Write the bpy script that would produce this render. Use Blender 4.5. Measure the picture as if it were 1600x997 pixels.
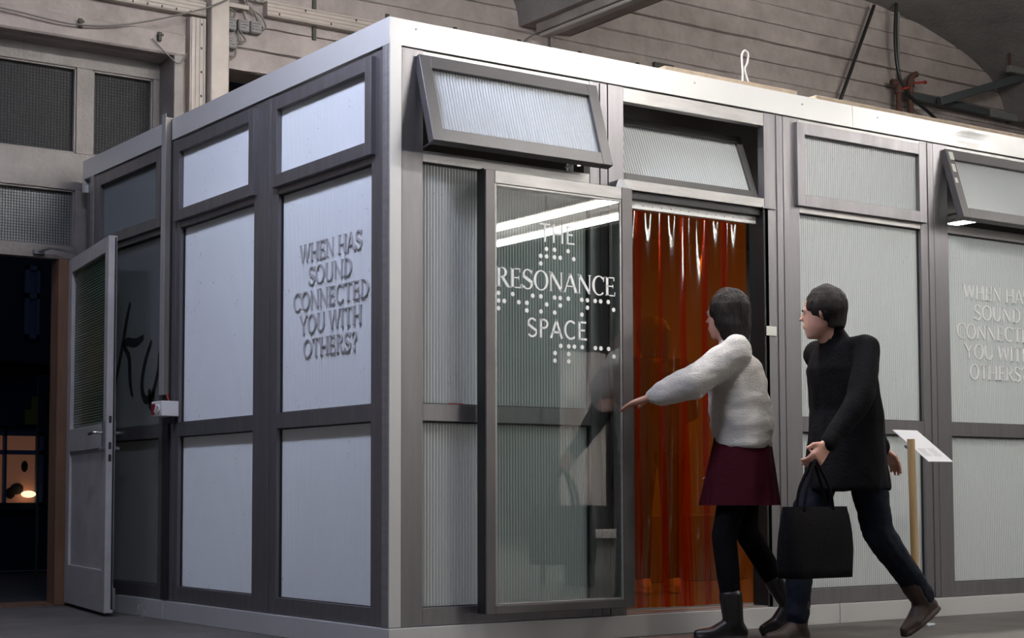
import bpy, bmesh, math, random
from mathutils import Vector, Matrix, noise as mnoise
random.seed(7)
for o in list(bpy.data.objects): bpy.data.objects.remove(o)
S = bpy.context.scene
COL = S.collection

# ---------------------------------------------------------------- camera
cam_d = bpy.data.cameras.new('camera'); cam = bpy.data.objects.new('camera', cam_d); COL.objects.link(cam)
yaw, pit, rol = 0.95973, 0.06443, -0.002774
Fv = Vector((math.cos(yaw)*math.cos(pit), math.sin(yaw)*math.cos(pit), math.sin(pit)))
R0 = Vector((math.sin(yaw), -math.cos(yaw), 0)); U0 = R0.cross(Fv)
Rv = math.cos(rol)*R0 + math.sin(rol)*U0; Uv = -math.sin(rol)*R0 + math.cos(rol)*U0
m = Matrix((Rv, Uv, -Fv)).transposed().to_4x4(); m.translation = Vector((-3.635, -6.1273, 0.6723))
cam.matrix_world = m
cam_d.sensor_width = 36; cam_d.sensor_fit = 'HORIZONTAL'; cam_d.lens = 2547.2/1600*36
cam_d.shift_y = 113.57/1600; cam_d.clip_end = 200
S.camera = cam
# ---------------------------------------------------------------- world, exposure
w = bpy.data.worlds.new('night'); S.world = w; w.use_nodes = True
w.node_tree.nodes['Background'].inputs[0].default_value = (0.05, 0.07, 0.12, 1)
w.node_tree.nodes['Background'].inputs[1].default_value = 0.7
S.view_settings.view_transform = 'Standard'; S.view_settings.look = 'None'
S.view_settings.gamma = 1; S.view_settings.use_curve_mapping = False
S.view_settings.exposure = 0.0

NEUTRAL = (1.0, 0.97, 0.93); COOL = (0.72, 0.78, 1.0)
# hall tubes that are lit: x, y0, y1, watts, colour
LIT = [(3.72, -5.9, -3.1, 130, NEUTRAL), (8.25, -5.9, -3.1, 330, NEUTRAL),
       (8.20, -13.0, -8.6, 420, NEUTRAL), (8.95, -13.0, -8.6, 420, NEUTRAL),
       (-1.4, -1.4, 0.5, 350, COOL), (-2.10, 2.4, 3.6, 45, COOL), (.8, -10.2, -7.4, 330, NEUTRAL)]  # last tube is added behind the camera as fill for the right facade
# added unseen tubes above the booth roof that brighten the back wall: y, x0, x1, watts
FILL_X = [(.5, .15, 2.4, 430, NEUTRAL), (.5, 5.0, 6.6, 300, NEUTRAL)]
# lower pendant tubes in front of the facade: x0, x1, y, z, watts
LIT_P = [(1.0, 2.6, -1.45, 3.32, 118, NEUTRAL), (5.0, 6.5, -1.9, 3.42, 100, NEUTRAL)]
# ---------------------------------------------------------------- materials
def newmat(name):
    m = bpy.data.materials.new(name); m.use_nodes = True
    return m, m.node_tree.nodes, m.node_tree.links, m.node_tree.nodes['Principled BSDF']
def mat(name, col, rough=0.6, metal=0.0, noise=0.0, nscale=8.0, stretch=(1,1,1), bump=0.0, bscale=None, col2=None, spec=0.5, coat=0.0, rnoise=0.0, stain=0.0):
    m, n, l, b = newmat(name)
    b.inputs['Base Color'].default_value = (*col, 1); b.inputs['Roughness'].default_value = rough
    b.inputs['Metallic'].default_value = metal; b.inputs['Specular IOR Level'].default_value = spec
    b.inputs['Coat Weight'].default_value = coat
    if noise or bump or rnoise:
        tc = n.new('ShaderNodeTexCoord'); mp = n.new('ShaderNodeMapping'); mp.inputs['Scale'].default_value = stretch
        l.new(tc.outputs['Object'], mp.inputs[0])
        nz = n.new('ShaderNodeTexNoise'); nz.inputs['Scale'].default_value = nscale; nz.inputs['Detail'].default_value = 8
        nz.inputs['Roughness'].default_value = 0.65
        l.new(mp.outputs[0], nz.inputs['Vector'])
        if noise:
            mx = n.new('ShaderNodeMix'); mx.data_type = 'RGBA'
            rp = n.new('ShaderNodeMapRange'); rp.inputs[1].default_value = .3; rp.inputs[2].default_value = .7
            l.new(nz.outputs[0], rp.inputs[0]); l.new(rp.outputs[0], mx.inputs[0])
            c2 = col2 or tuple(c*(1-noise) for c in col)
            mx.inputs[6].default_value = (*col, 1); mx.inputs[7].default_value = (*c2, 1)
            l.new(mx.outputs[2], b.inputs['Base Color'])
            if stain:   # dirt speckles and grime patches
                s1 = n.new('ShaderNodeTexNoise'); s1.inputs['Scale'].default_value = 1.1; s1.inputs['Detail'].default_value = 10; s1.inputs['Roughness'].default_value = .75
                s2 = n.new('ShaderNodeTexVoronoi'); s2.inputs['Scale'].default_value = 9; s2.feature = 'DISTANCE_TO_EDGE'
                wv = n.new('ShaderNodeTexNoise'); wv.inputs['Scale'].default_value = 4; wv.inputs['Detail'].default_value = 6
                va = n.new('ShaderNodeVectorMath'); va.operation = 'MULTIPLY_ADD'; va.inputs[1].default_value = (.5, .5, .5)
                l.new(mp.outputs[0], s1.inputs['Vector']); l.new(mp.outputs[0], wv.inputs['Vector']); l.new(wv.outputs['Color'], va.inputs[0]); l.new(mp.outputs[0], va.inputs[2]); l.new(va.outputs[0], s2.inputs['Vector'])
                r1 = n.new('ShaderNodeMapRange'); r1.inputs[1].default_value = .50; r1.inputs[2].default_value = .68; l.new(s1.outputs[0], r1.inputs[0])
                r3 = n.new('ShaderNodeMapRange'); r3.inputs[1].default_value = .0; r3.inputs[2].default_value = .012; r3.inputs[3].default_value = 1; r3.inputs[4].default_value = 0; l.new(s2.outputs[0], r3.inputs[0])
                mu = n.new('ShaderNodeMath'); mu.operation = 'MULTIPLY'; l.new(r1.outputs[0], mu.inputs[0]); l.new(r3.outputs[0], mu.inputs[1])
                ad = n.new('ShaderNodeMath'); ad.operation = 'MULTIPLY_ADD'; ad.use_clamp = True; l.new(r1.outputs[0], ad.inputs[0]); ad.inputs[1].default_value = .35; l.new(mu.outputs[0], ad.inputs[2])
                m3 = n.new('ShaderNodeMix'); m3.data_type = 'RGBA'; sc = n.new('ShaderNodeMath'); sc.operation = 'MULTIPLY'; sc.inputs[1].default_value = stain
                l.new(ad.outputs[0], sc.inputs[0]); l.new(sc.outputs[0], m3.inputs[0]); l.new(mx.outputs[2], m3.inputs[6]); m3.inputs[7].default_value = (.06, .05, .045, 1)
                l.new(m3.outputs[2], b.inputs['Base Color'])
        if rnoise:
            r2 = n.new('ShaderNodeMapRange'); r2.inputs[3].default_value = max(.03, rough-rnoise); r2.inputs[4].default_value = rough+rnoise
            l.new(nz.outputs[0], r2.inputs[0]); l.new(r2.outputs[0], b.inputs['Roughness'])
        if bump:
            nb = n.new('ShaderNodeTexNoise'); nb.inputs['Scale'].default_value = bscale or nscale*4; nb.inputs['Detail'].default_value = 6
            l.new(mp.outputs[0], nb.inputs['Vector'])
            bp = n.new('ShaderNodeBump'); bp.inputs['Strength'].default_value = bump; bp.inputs['Distance'].default_value = .01
            l.new(nb.outputs[0], bp.inputs['Height']); l.new(bp.outputs[0], b.inputs['Normal'])
    return m
def emit(name, col, s):
    m, n, l, b = newmat(name); b.inputs['Base Color'].default_value = (*[min(1, c) for c in col], 1)
    b.inputs['Emission Color'].default_value = (*col, 1); b.inputs['Emission Strength'].default_value = s
    return m
M = {}
M['alu'] = mat('anodised_aluminium', (.25, .24, .25), .40, .8, noise=.18, nscale=3, stretch=(6, 6, .6), rnoise=.12, bump=.05)
M['alu_light'] = mat('pale_aluminium', (.40, .39, .38), .40, .75, noise=.2, nscale=5, stretch=(1, 1, 6), rnoise=.1)
M['fascia'] = mat('painted_aluminium', (.61, .61, .60), .38, .3, noise=.06, nscale=2, rnoise=.05)
M['alu_reflect_dark'] = mat('aluminium_dark_reflection', (.14, .135, .135), .5, .6, noise=.15, nscale=3)  # aluminium darkened to carry the dim reflections and shade of the open sashes
M['door_paint'] = mat('pale_door_paint', (.50, .48, .47), .55, noise=.35, nscale=4, bump=.2, bscale=40, col2=(.36, .34, .33))
M['seal'] = mat('black_rubber', (.012, .012, .013), .5)
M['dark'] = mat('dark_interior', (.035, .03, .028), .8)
M['booth_wall'] = mat('booth_lining', (.10, .09, .085), .7)
M['booth_floor'] = mat('booth_floor', (.07, .065, .06), .5, noise=.3)
M['steel'] = mat('galvanised_steel', (.35, .36, .38), .35, .9, noise=.3, nscale=30)
M['chrome'] = mat('chrome', (.75, .75, .76), .18, 1)
M['white_plastic'] = mat('white_plastic', (.72, .70, .68), .35)
M['red'] = mat('red_plastic', (.20, .01, .012), .3)
M['grey_letter'] = mat('grey_letter', (.46, .45, .47), .5)
M['white_letter'] = mat('white_vinyl', (.95, .95, .94), .5)
M['trunk'] = mat('brown_trunking', (.16, .145, .125), .5, noise=.15)
M['trunk_face'] = mat('pale_trunking', (.30, .29, .28), .4)
M['perf'] = mat('perforated_steel', (.05, .048, .05), .45, .6)
M['gray_frame'] = mat('weathered_grey_paint', (.235, .215, .20), .6, noise=.45, nscale=5, bump=.25, bscale=40, col2=(.15, .13, .12))
M['concrete'] = mat('white_washed_concrete', (.37, .325, .305), .9, noise=.5, nscale=3.5, bump=.9, bscale=18, col2=(.24, .205, .195), stain=.55)
M['vault'] = mat('dark_plaster_vault', (.22, .205, .20), .95, noise=.5, nscale=1.6, bump=1.0, bscale=22, stain=.6)
M['floor'] = mat('screed_floor', (.13, .118, .108), .7, noise=.5, nscale=1.6, bump=.35, bscale=20, rnoise=.15)
M['crack'] = mat('dark_iron', (.045, .045, .035), .7)
M['cream'] = mat('cream_channel', (.40, .35, .31), .5, noise=.2, nscale=6)
M['box_grey'] = mat('junction_box_grey', (.20, .19, .185), .6, noise=.2)
M['ink'] = mat('ink', (.02, .03, .05), .6)
M['cable'] = mat('grey_cable', (.13, .12, .11), .5)
M['black_cable'] = mat('black_cable', (.012, .014, .014), .4)
M['rust'] = mat('rusted_pipe', (.10, .045, .03), .8, noise=.5, nscale=30)
M['valve_red'] = mat('valve_red', (.30, .03, .025), .45)
M['strut'] = mat('painted_strut', (.05, .058, .06), .55)
M['strut_pale'] = mat('pale_strut', (.16, .16, .155), .6)
M['wood'] = mat('old_wood', (.20, .10, .055), .65, noise=.4, nscale=4, stretch=(4, 4, .5))
M['ply'] = mat('plywood_edge', (.48, .38, .28), .7, noise=.25, nscale=20)
M['pole'] = mat('ash_pole', (.42, .28, .13), .55, noise=.3, nscale=5, stretch=(6, 6, .6))
M['blue_steel'] = mat('blue_bracket', (.04, .07, .12), .35, .5)
M['glue'] = mat('pale_plaster_dab', (.45, .50, .55), .7)
M['sign'] = mat('sign_card', (.80, .80, .81), .35)
M['pale_letter'] = mat('pale_letter', (.80, .80, .79), .5)
M['alu_door'] = mat('door_aluminium', (.17, .16, .16), .42, .75, noise=.25, nscale=3, rnoise=.1)
M['print'] = mat('grey_print', (.45, .45, .46), .6)
M['tape'] = mat('paper_tape', (.66, .66, .60), .7)
M['paper'] = mat('hanging_paper', (.85, .76, .72), .8)
M['spray'] = mat('black_spray_paint', (.006, .007, .008), .6)
M['skin'] = mat('skin', (.50, .27, .20), .5)
M['hair'] = mat('dark_hair', (.012, .008, .007), .6, noise=.3, nscale=60, stretch=(1, 1, .15), bump=1.0, spec=.25)
M['knit'] = mat('cream_knit', (.62, .59, .55), .9, noise=.18, nscale=14, stretch=(1, 1, 5), bump=1.0, bscale=70)
M['skirt'] = mat('dark_red_cloth', (.038, .003, .008), .85, spec=.1, bump=.3, bscale=60)
M['black_cloth'] = mat('black_cloth', (.005, .0045, .0055), .9, bump=.3, bscale=80, spec=.08)
M['coat'] = mat('black_wool_coat', (.006, .0055, .0065), .9, spec=.08, bump=.4, bscale=70)
M['jeans'] = mat('dark_denim', (.005, .007, .014), .9, spec=.2)
M['boot'] = mat('black_leather', (.012, .010, .010), .35)
M['boot_brown'] = mat('brown_leather', (.035, .018, .012), .6, noise=.4)
M['sneaker'] = mat('pale_sneaker', (.55, .50, .42), .6)

M['tube_off'] = mat('unlit_tube', (.32, .30, .28), .4)
M['led'] = emit('booth_tube', (1, .97, .92), 9)
M['glow'] = emit('warm_lit_pane', (.75, .33, .20), .09)
M['lamp'] = emit('warm_lamp', (1, .72, .42), 1.6)
M['ext_wall'] = mat('night_facade', (.035, .045, .07), .9)
M['ext_frame'] = mat('pale_blue_paint', (.16, .20, .30), .7)
M['navy'] = mat('navy_board', (.03, .04, .09), .6)
M['yellow'] = mat('yellow_board', (.30, .27, .03), .6)
M['asphalt'] = mat('asphalt', (.03, .03, .032), .9)

# polycarbonate: a milky sheet that scatters light from both sides and keeps a plastic gloss
def poly(name, col, trans, rough=.3, speck=True):
    m, n, l, b = newmat(name)
    b.inputs['Base Color'].default_value = (*col, 1); b.inputs['Roughness'].default_value = rough
    b.inputs['Specular IOR Level'].default_value = .6
    tr = n.new('ShaderNodeBsdfTranslucent'); tr.inputs[0].default_value = (col[0]*.95, col[1], col[2], 1)
    mx = n.new('ShaderNodeMixShader'); mx.inputs[0].default_value = trans
    out = n['Material Output']
    l.new(b.outputs[0], mx.inputs[1]); l.new(tr.outputs[0], mx.inputs[2]); l.new(mx.outputs[0], out.inputs[0])
    if speck:
        tc = n.new('ShaderNodeTexCoord'); v = n.new('ShaderNodeTexNoise'); v.inputs['Scale'].default_value = 60; v.inputs['Detail'].default_value = 3
        l.new(tc.outputs['Object'], v.inputs['Vector'])
        v2 = n.new('ShaderNodeTexNoise'); v2.inputs['Scale'].default_value = 9; v2.inputs['Detail'].default_value = 5
        l.new(tc.outputs['Object'], v2.inputs['Vector'])
        mul = n.new('ShaderNodeMath'); mul.operation = 'MULTIPLY'; l.new(v.outputs[0], mul.inputs[0]); l.new(v2.outputs[0], mul.inputs[1])
        rp = n.new('ShaderNodeMapRange'); rp.inputs[1].default_value = .40; rp.inputs[2].default_value = .44
        l.new(mul.outputs[0], rp.inputs[0])
        cm = n.new('ShaderNodeMix'); cm.data_type = 'RGBA'; cm.inputs[6].default_value = (*col, 1); cm.inputs[7].default_value = tuple(c*.72 for c in col)+(1,)
        l.new(rp.outputs[0], cm.inputs[0]); l.new(cm.outputs[2], b.inputs['Base Color'])
    return m
M['poly'] = poly('ribbed_polycarbonate', (.92, .94, .94), .3)
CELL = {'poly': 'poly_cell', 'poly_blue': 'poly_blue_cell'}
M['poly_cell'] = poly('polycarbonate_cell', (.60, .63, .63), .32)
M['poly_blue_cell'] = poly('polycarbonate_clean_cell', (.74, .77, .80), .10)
M['poly_blue'] = poly('ribbed_polycarbonate_clean', (.90, .91, .93), .10)
M['frost'] = poly('frosted_dark_pane', (.16, .175, .18), .25, rough=.22, speck=False)
M['green_pane'] = poly('green_ribbed_glass', (.12, .19, .13), .35, rough=.15, speck=False)
M['wired'] = mat('wired_glass_dark', (.022, .022, .025), .5, noise=.3, nscale=2, spec=.15)
M['wired_pale'] = mat('wired_glass_pale', (.26, .27, .265), .3, noise=.35, nscale=2.5)
M['wire'] = mat('wire_mesh', (.02, .02, .02), .7)
# clear glass sheet of the sliding door
def clear(name, tint, refl_ior=1.6, gloss=.0, body=None):
    m, n, l, b = newmat(name); n.remove(b)
    t = n.new('ShaderNodeBsdfTransparent'); t.inputs[0].default_value = (*tint, 1)
    g = n.new('ShaderNodeBsdfGlossy'); g.inputs['Roughness'].default_value = gloss
    fr = n.new('ShaderNodeFresnel'); ge = n.new('ShaderNodeNewGeometry'); mr = n.new('ShaderNodeMapRange')
    mr.inputs[3].default_value = refl_ior; mr.inputs[4].default_value = 1/refl_ior
    l.new(ge.outputs['Backfacing'], mr.inputs[0]); l.new(mr.outputs[0], fr.inputs[0])
    mx = n.new('ShaderNodeMixShader'); l.new(fr.outputs[0], mx.inputs[0]); l.new(t.outputs[0], mx.inputs[1]); l.new(g.outputs[0], mx.inputs[2])
    last = mx
    if body:
        d = n.new('ShaderNodeBsdfTranslucent'); d.inputs[0].default_value = (*body[0], 1)
        m2 = n.new('ShaderNodeMixShader'); m2.inputs[0].default_value = body[1]
        l.new(mx.outputs[0], m2.inputs[1]); l.new(d.outputs[0], m2.inputs[2]); last = m2
    l.new(last.outputs[0], n['Material Output'].inputs[0])
    return m
M['glass'] = clear('clear_glass', (.86, .90, .89), 1.9)
M['curtain'] = clear('orange_pvc', (.80, .20, .012), 1.55, .06, body=((.95, .20, .01), .14))

# ---------------------------------------------------------------- mesh helpers
def BM(): return bmesh.new()
def box(bm, a, b, bev=0.0):
    x0, x1 = sorted((a[0], b[0])); y0, y1 = sorted((a[1], b[1])); z0, z1 = sorted((a[2], b[2]))
    vs = [bm.verts.new(p) for p in ((x0,y0,z0),(x1,y0,z0),(x1,y1,z0),(x0,y1,z0),(x0,y0,z1),(x1,y0,z1),(x1,y1,z1),(x0,y1,z1))]
    fs = [bm.faces.new([vs[i] for i in q]) for q in ((3,2,1,0),(4,5,6,7),(0,1,5,4),(1,2,6,5),(2,3,7,6),(3,0,4,7))]
    if bev:
        es = list({e for f in fs for e in f.edges})
        bmesh.ops.bevel(bm, geom=es, offset=bev, segments=1, affect='EDGES')
    return vs
def boxc(bm, c, h, rot=None, bev=0.0):
    t = bmesh.new(); box(t, (-h[0],-h[1],-h[2]), h, bev)
    mt = Matrix.Translation(Vector(c)) @ (rot.to_4x4() if rot else Matrix.Identity(4))
    bmesh.ops.transform(t, matrix=mt, verts=t.verts); join(bm, t)
def join(bm, t):
    mp = {v: bm.verts.new(v.co) for v in t.verts}
    for f in t.faces:
        try: bm.faces.new([mp[v] for v in f.verts])
        except ValueError: pass
    t.free()
def tube(bm, pts, r, seg=8, cap=True, rs=None):
    pts = [Vector(p) for p in pts]; rings = []
    n0 = None
    for i, p in enumerate(pts):
        d = (pts[min(i+1, len(pts)-1)] - pts[max(i-1, 0)]).normalized()
        if n0 is None: n0 = d.orthogonal().normalized()
        n0 = (n0 - d*n0.dot(d)).normalized(); b0 = d.cross(n0)
        rr = rs[i] if rs else r
        rings.append([bm.verts.new(p + rr*(math.cos(2*math.pi*k/seg)*n0 + math.sin(2*math.pi*k/seg)*b0)) for k in range(seg)])
    for a, b in zip(rings, rings[1:]):
        for k in range(seg): bm.faces.new((a[k], a[(k+1)%seg], b[(k+1)%seg], b[k]))
    if cap: bm.faces.new(rings[0][::-1]); bm.faces.new(rings[-1])
def smooth_pts(pts, n=6):
    P = [Vector(p) for p in pts]; out = []
    for i in range(len(P)-1):
        p0, p1, p2, p3 = P[max(i-1,0)], P[i], P[i+1], P[min(i+2,len(P)-1)]
        for k in range(n):
            t = k/n; out.append(.5*((2*p1)+(p2-p0)*t+(2*p0-5*p1+4*p2-p3)*t*t+(3*p1-p0-3*p2+p3)*t**3))
    out.append(P[-1]); return out
def wloc(o):
    v = Vector((0,0,0))
    while o: v += o.location; o = o.parent
    return v
def obj(name, bm, material, parent=None, smooth=False, recalc=True, loc=None):
    if recalc: bmesh.ops.recalc_face_normals(bm, faces=bm.faces)
    me = bpy.data.meshes.new(name)
    off = Vector(loc) if loc is not None else (wloc(parent) if parent else Vector((0,0,0)))
    for v in bm.verts: v.co -= off
    bm.to_mesh(me); bm.free()
    if smooth: me.polygons.foreach_set('use_smooth', [True]*len(me.polygons))
    me.materials.append(material)
    o = bpy.data.objects.new(name, me); COL.objects.link(o)
    if parent: o.parent = parent
    if loc is not None: o.location = off - (wloc(parent) if parent else Vector((0,0,0)))
    return o
def tag(o, label, cat, group=None):
    o['label'] = label; o['category'] = cat
    if group: o['group'] = group
    return o
def thing(name, label, cat, loc=(0,0,0), group=None):
    o = bpy.data.objects.new(name, None); COL.objects.link(o); o.location = loc; o.empty_display_size = .1
    return tag(o, label, cat, group)
def struct(o): o['kind'] = 'structure'; return o
def sroot(name, loc=(0,0,0)):
    o = bpy.data.objects.new(name, None); COL.objects.link(o); o.location = loc; return struct(o)
def one(name, bm, material, label, cat, group=None, smooth=False, loc=None):
    return tag(obj(name, bm, material, None, smooth, loc=loc), label, cat, group)
# face frames: right facade lies in y = 0 (u = x), left facade in x = 0 (u = y); d counts inwards
def FR(u, d, z): return (u, d, z)
def FL(u, d, z): return (d, u, z)
def fbox(F, u0, u1, d0, d1, z0, z1, bev=.0015, bm=None):
    b = bm or BM(); box(b, F(u0, d0, z0), F(u1, d1, z1), bev); return b

# ---------------------------------------------------------------- hall shell
YW, YF = 3.82, 3.95
f = BM(); box(f, (-8, -17, -.3), (16, YF+.35, 0)); struct(obj('floor', f, M['floor']))
# board-marked concrete wall above the booth: one strip per formwork board
wb = sroot('wall_back', (3.5, YW, 3.55))
z = 3.55
hs = [.155, .165, .17, .165, .16, .17, .165, .165, .17, .165]
for k, h in enumerate(hs):
    zz = z + h; d = random.uniform(-.012, .010)
    b = BM(); nx = 160; front = []
    x0 = -6
    for i in range(nx+1):
        x = x0 + 20*i/nx
        js = [.006*mnoise.noise(Vector((x*1.7, z*9, k)))+random.uniform(-.003, .003) for k in range(2)]
        front.append((bmv := [b.verts.new((x, YW+.02, z+.001)), b.verts.new((x, YW+d, z+.008+js[0])), b.verts.new((x, YW+d, zz-.006+js[1])), b.verts.new((x, YW+.02, zz-.001)), b.verts.new((x, YW+.3, zz-.001)), b.verts.new((x, YW+.3, z+.001))]))
    for A, B_ in zip(front, front[1:]):
        for j in range(6): b.faces.new((A[j], B_[j], B_[(j+1)%6], A[(j+1)%6]))
    obj('formed_course', b, M['concrete'], wb)
    z = zz
# pillar and dark recess under the beam, behind the booth
b = BM(); box(b, (.64, YW, 0), (.95, YW+.3, 3.555)); obj('pillar', b, M['concrete'], wb)
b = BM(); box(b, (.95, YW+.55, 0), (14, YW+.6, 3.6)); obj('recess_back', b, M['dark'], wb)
b = BM(); box(b, (.97, YW+.3, 2.9), (14, YW+.36, 3.0)); obj('recess_rail', b, M['gray_frame'], wb)
b = BM(); box(b, (-8, YF-.02, 0), (-1.62, YF+.3, 3.56)); obj('wall_pier', b, M['concrete'], wb)
# other hall walls
b = BM(); box(b, (-8.3, -17, 0), (-8, YF+.3, 6)); struct(obj('wall_left', b, M['vault']))
b = BM(); box(b, (15.5, -17, 0), (15.8, YF+.3, 6)); struct(obj('wall_right', b, M['vault']))
b = BM(); box(b, (-8, -17.3, 0), (16, -17, 6)); struct(obj('wall_front', b, M['vault']))
# vaulted ceiling between beams
ce = sroot('ceiling', (3.6, 0, 4.24))
for (xa, xb) in ((-7.6, -2.34), (-1.88, 3.41), (3.89, 9.15), (9.63, 15.5)):
    b = BM(); n = 28; cx, a = (xa+xb)/2, (xb-xa)/2; rows = []
    for j, y in enumerate([YW+.25] + [YW - 1.2*k for k in range(0, 18)]):
        rr = []
        for i in range(n+1):
            t = math.pi*i/n
            rr.append(b.verts.new((cx - a*math.cos(t), y, 4.24 + .90*math.sin(t)**.9 + random.uniform(-.006, .006))))
        rows.append(rr)
    top = [[b.verts.new((v.co.x, v.co.y, 5.6)) for v in (rows[0][0], rows[0][-1])], [b.verts.new((v.co.x, v.co.y, 5.6)) for v in (rows[-1][0], rows[-1][-1])]]
    for A, B_ in zip(rows, rows[1:]):
        for i in range(n): b.faces.new((A[i], B_[i], B_[i+1], A[i+1]))
    b.faces.new((top[0][0], top[1][0], top[1][1], top[0][1]))
    obj('vault', b, M['vault'], ce, smooth=True, recalc=False)
for k, x in enumerate((-2.34, 3.41, 9.15)):
    b = BM(); box(b, (x, -17, 4.24), (x+.48, YW, 5.6), .012); struct(obj('trim_%d' % (k+1), b, M['concrete']))

# ---------------------------------------------------------------- door wall: windows, transoms, frames (plane YF)
def wbox(bm, x0, x1, z0, z1, y0=YF, y1=YF+.06, bev=.003): box(bm, (x0, y0, z0), (x1, y1, z1), bev)
wf = sroot('trim_4', (-.2, YF, 2.2))
def piece(name, x0, x1, z0, z1, y0=YF, y1=YF+.07, m_='gray_frame', par=None):
    b = BM(); wbox(b, x0, x1, z0, z1, y0, y1); return obj(name, b, M[m_], par or wf)
piece('head_rail', -1.62, .64, 3.44, 3.56)
piece('mullion', .01, .12, 2.88, 3.44)
piece('end_stile', .53, .64, 2.0, 3.44)
piece('sill_band', -1.62, .53, 2.64, 2.88)
piece('transom', -1.62, .02, 2.19, 2.27)
piece('stile', .01, .12, 0, 2.64)
piece('stile', -1.62, -1.54, 0, 3.44)
b = BM(); box(b, (.575, YW-.11, 2.2), (.64, YF, 3.555), .003); obj('jamb', b, M['gray_frame'], wf)
b = BM(); box(b, (.12, YF+.02, 0), (.64, YF+.08, 2.64)); obj('infill', b, M['gray_frame'], wf)
def wired_window(name, x0, x1, z0, z1, m_, pitch):
    r = sroot(name, ((x0+x1)/2, YF, z0))
    b = BM(); box(b, (x0-.01, YF+.045, z0-.01), (x1+.01, YF+.055, z1+.01)); obj('pane', b, M[m_], r)
    b = BM(); n = int((x1-x0)/pitch)
    for i in range(n+1): x = x0 + i*pitch; box(b, (x-.0009, YF+.041, z0), (x+.0009, YF+.0455, z1))
    for i in range(int((z1-z0)/pitch)+1): zz = z0 + i*pitch; box(b, (x0, YF+.041, zz-.0009), (x1, YF+.0455, zz+.0009))
    o = obj('wire_mesh', b, M['wire'], r); o['kind'] = 'stuff'
    b = BM()
    for (a0, a1, c0, c1) in ((x0, x1, z1-.012, z1), (x0, x1, z0, z0+.012), (x0, x0+.012, z0, z1), (x1-.012, x1, z0, z1)):
        box(b, (a0, YF+.01, c0), (a1, YF+.044, c1), .002)
    obj('glazing_bead', b, M['gray_frame'], r)
wired_window('window_1', -1.54, .01, 2.88, 3.44, 'wired', .02)
wired_window('window_2', .12, .53, 2.88, 3.44, 'wired', .02)
wired_window('window_3', -1.54, .01, 2.27, 2.64, 'wired_pale', .018)
# concrete ledge along the beam foot, wooden door jamb, door closer
b = BM(); box(b, (-8, YW-.10, 3.56), (.66, YW, 3.71), .012); obj('beam_ledge', b, M['concrete'], wb)
b = BM(); box(b, (-.095, YF-.02, 0), (0.01, YF+.12, 2.19), .003); obj('door_jamb', b, M['wood'], wf)
b = BM(); box(b, (-1.62, YF, -.005), (0, YF+.3, .012)); obj('threshold', b, M['wood'], wf)
t = thing('door_closer_arm', 'small grey closer arm fixed under the wired window above the doorway', 'door closer', (-.2, YF-.02, 2.22))
b = BM(); box(b, (-.26, YF-.03, 2.205), (-.19, YF, 2.235), .004); obj('bracket', b, M['steel'], t)
b = BM(); tube(b, [(-.23, YF-.03, 2.22), (-.17, YF-.07, 2.245), (.0, YF-.10, 2.22)], .007, 6); obj('arm', b, M['steel'], t)

# open hinged door leaf
A = Vector((-.20, 2.81, 0)); Hn = Vector((-.035, YF-.03, 0)); dr = (A-Hn).normalized(); nn = Vector((-dr.y, dr.x, 0))
if nn.x > 0: nn = -nn     # nn points to the viewer's side (-x)
LW = (A-Hn).length
dl = sroot('door_1', tuple(Hn))
def leafbox(u0, u1, z0, z1, t0, t1, bev=.002, bm=None):
    b = bm or BM(); t = bmesh.new(); box(t, (u0, t0, z0), (u1, t1, z1), bev)
    for v in t.verts: v.co = Hn + dr*v.co.x - nn*v.co.y + Vector((0, 0, v.co.z))
    join(b, t); return b
T = .05
obj('stile', leafbox(0, .10, .02, 2.18, 0, T), M['door_paint'], dl)
obj('stile', leafbox(LW-.085, LW, .02, 2.18, 0, T), M['door_paint'], dl)
obj('top_rail', leafbox(.10, LW-.085, 2.09, 2.18, 0, T), M['door_paint'], dl)
obj('lock_rail', leafbox(.10, LW-.085, .96, 1.10, 0, T), M['door_paint'], dl)
obj('bottom_rail', leafbox(.10, LW-.085, .02, .26, 0, T), M['door_paint'], dl)
obj('kick_panel', leafbox(.09, LW-.075, .25, .97, .016, T-.012), M['door_paint'], dl)
# ribbed green glass: horizontal reeds
b = BM(); t = bmesh.new(); nr = 62; prev = None
for i in range(nr*2+1):
    zz = 1.10 + .99*i/(nr*2); dd = .022 + (.004 if i % 2 else 0)
    cur = (t.verts.new((.095, dd, zz)), t.verts.new((LW-.08, dd, zz)))
    if prev: t.faces.new((prev[0], prev[1], cur[1], cur[0]))
    prev = cur
for v in t.verts: v.co = Hn + dr*v.co.x - nn*v.co.y + Vector((0, 0, v.co.z))
join(b, t); obj('reeded_pane', b, M['green_pane'], dl)
obj('edge_seal', leafbox(LW-.001, LW+.004, .04, 2.17, .036, .046), M['seal'], dl)
for side in (1, -1):
    def hp(u, off, zz): return Hn + dr*u + nn*off*side - nn*(0 if side > 0 else T) + Vector((0, 0, zz))
    b = BM(); c0 = hp(LW-.045, .006, 1.03); boxc(b, c0, (.018, .006, .085), Matrix.Rotation(math.atan2(dr.y, dr.x), 3, 'Z'), .002)
    h = obj('door_handle', b, M['steel'], dl)
    b = BM(); tube(b, smooth_pts([hp(LW-.045, .006, 1.045), hp(LW-.045, .05, 1.045), hp(LW-.06, .062, 1.045), hp(LW-.15, .064, 1.04)], 4), .0095, 8)
    obj('lever', b, M['chrome'], h, smooth=True)
    b = BM(); tube(b, [hp(LW-.045, .0, .955), hp(LW-.045, .034, .955)], .013, 10); obj('lock_cylinder', b, M['steel'], h)
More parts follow.
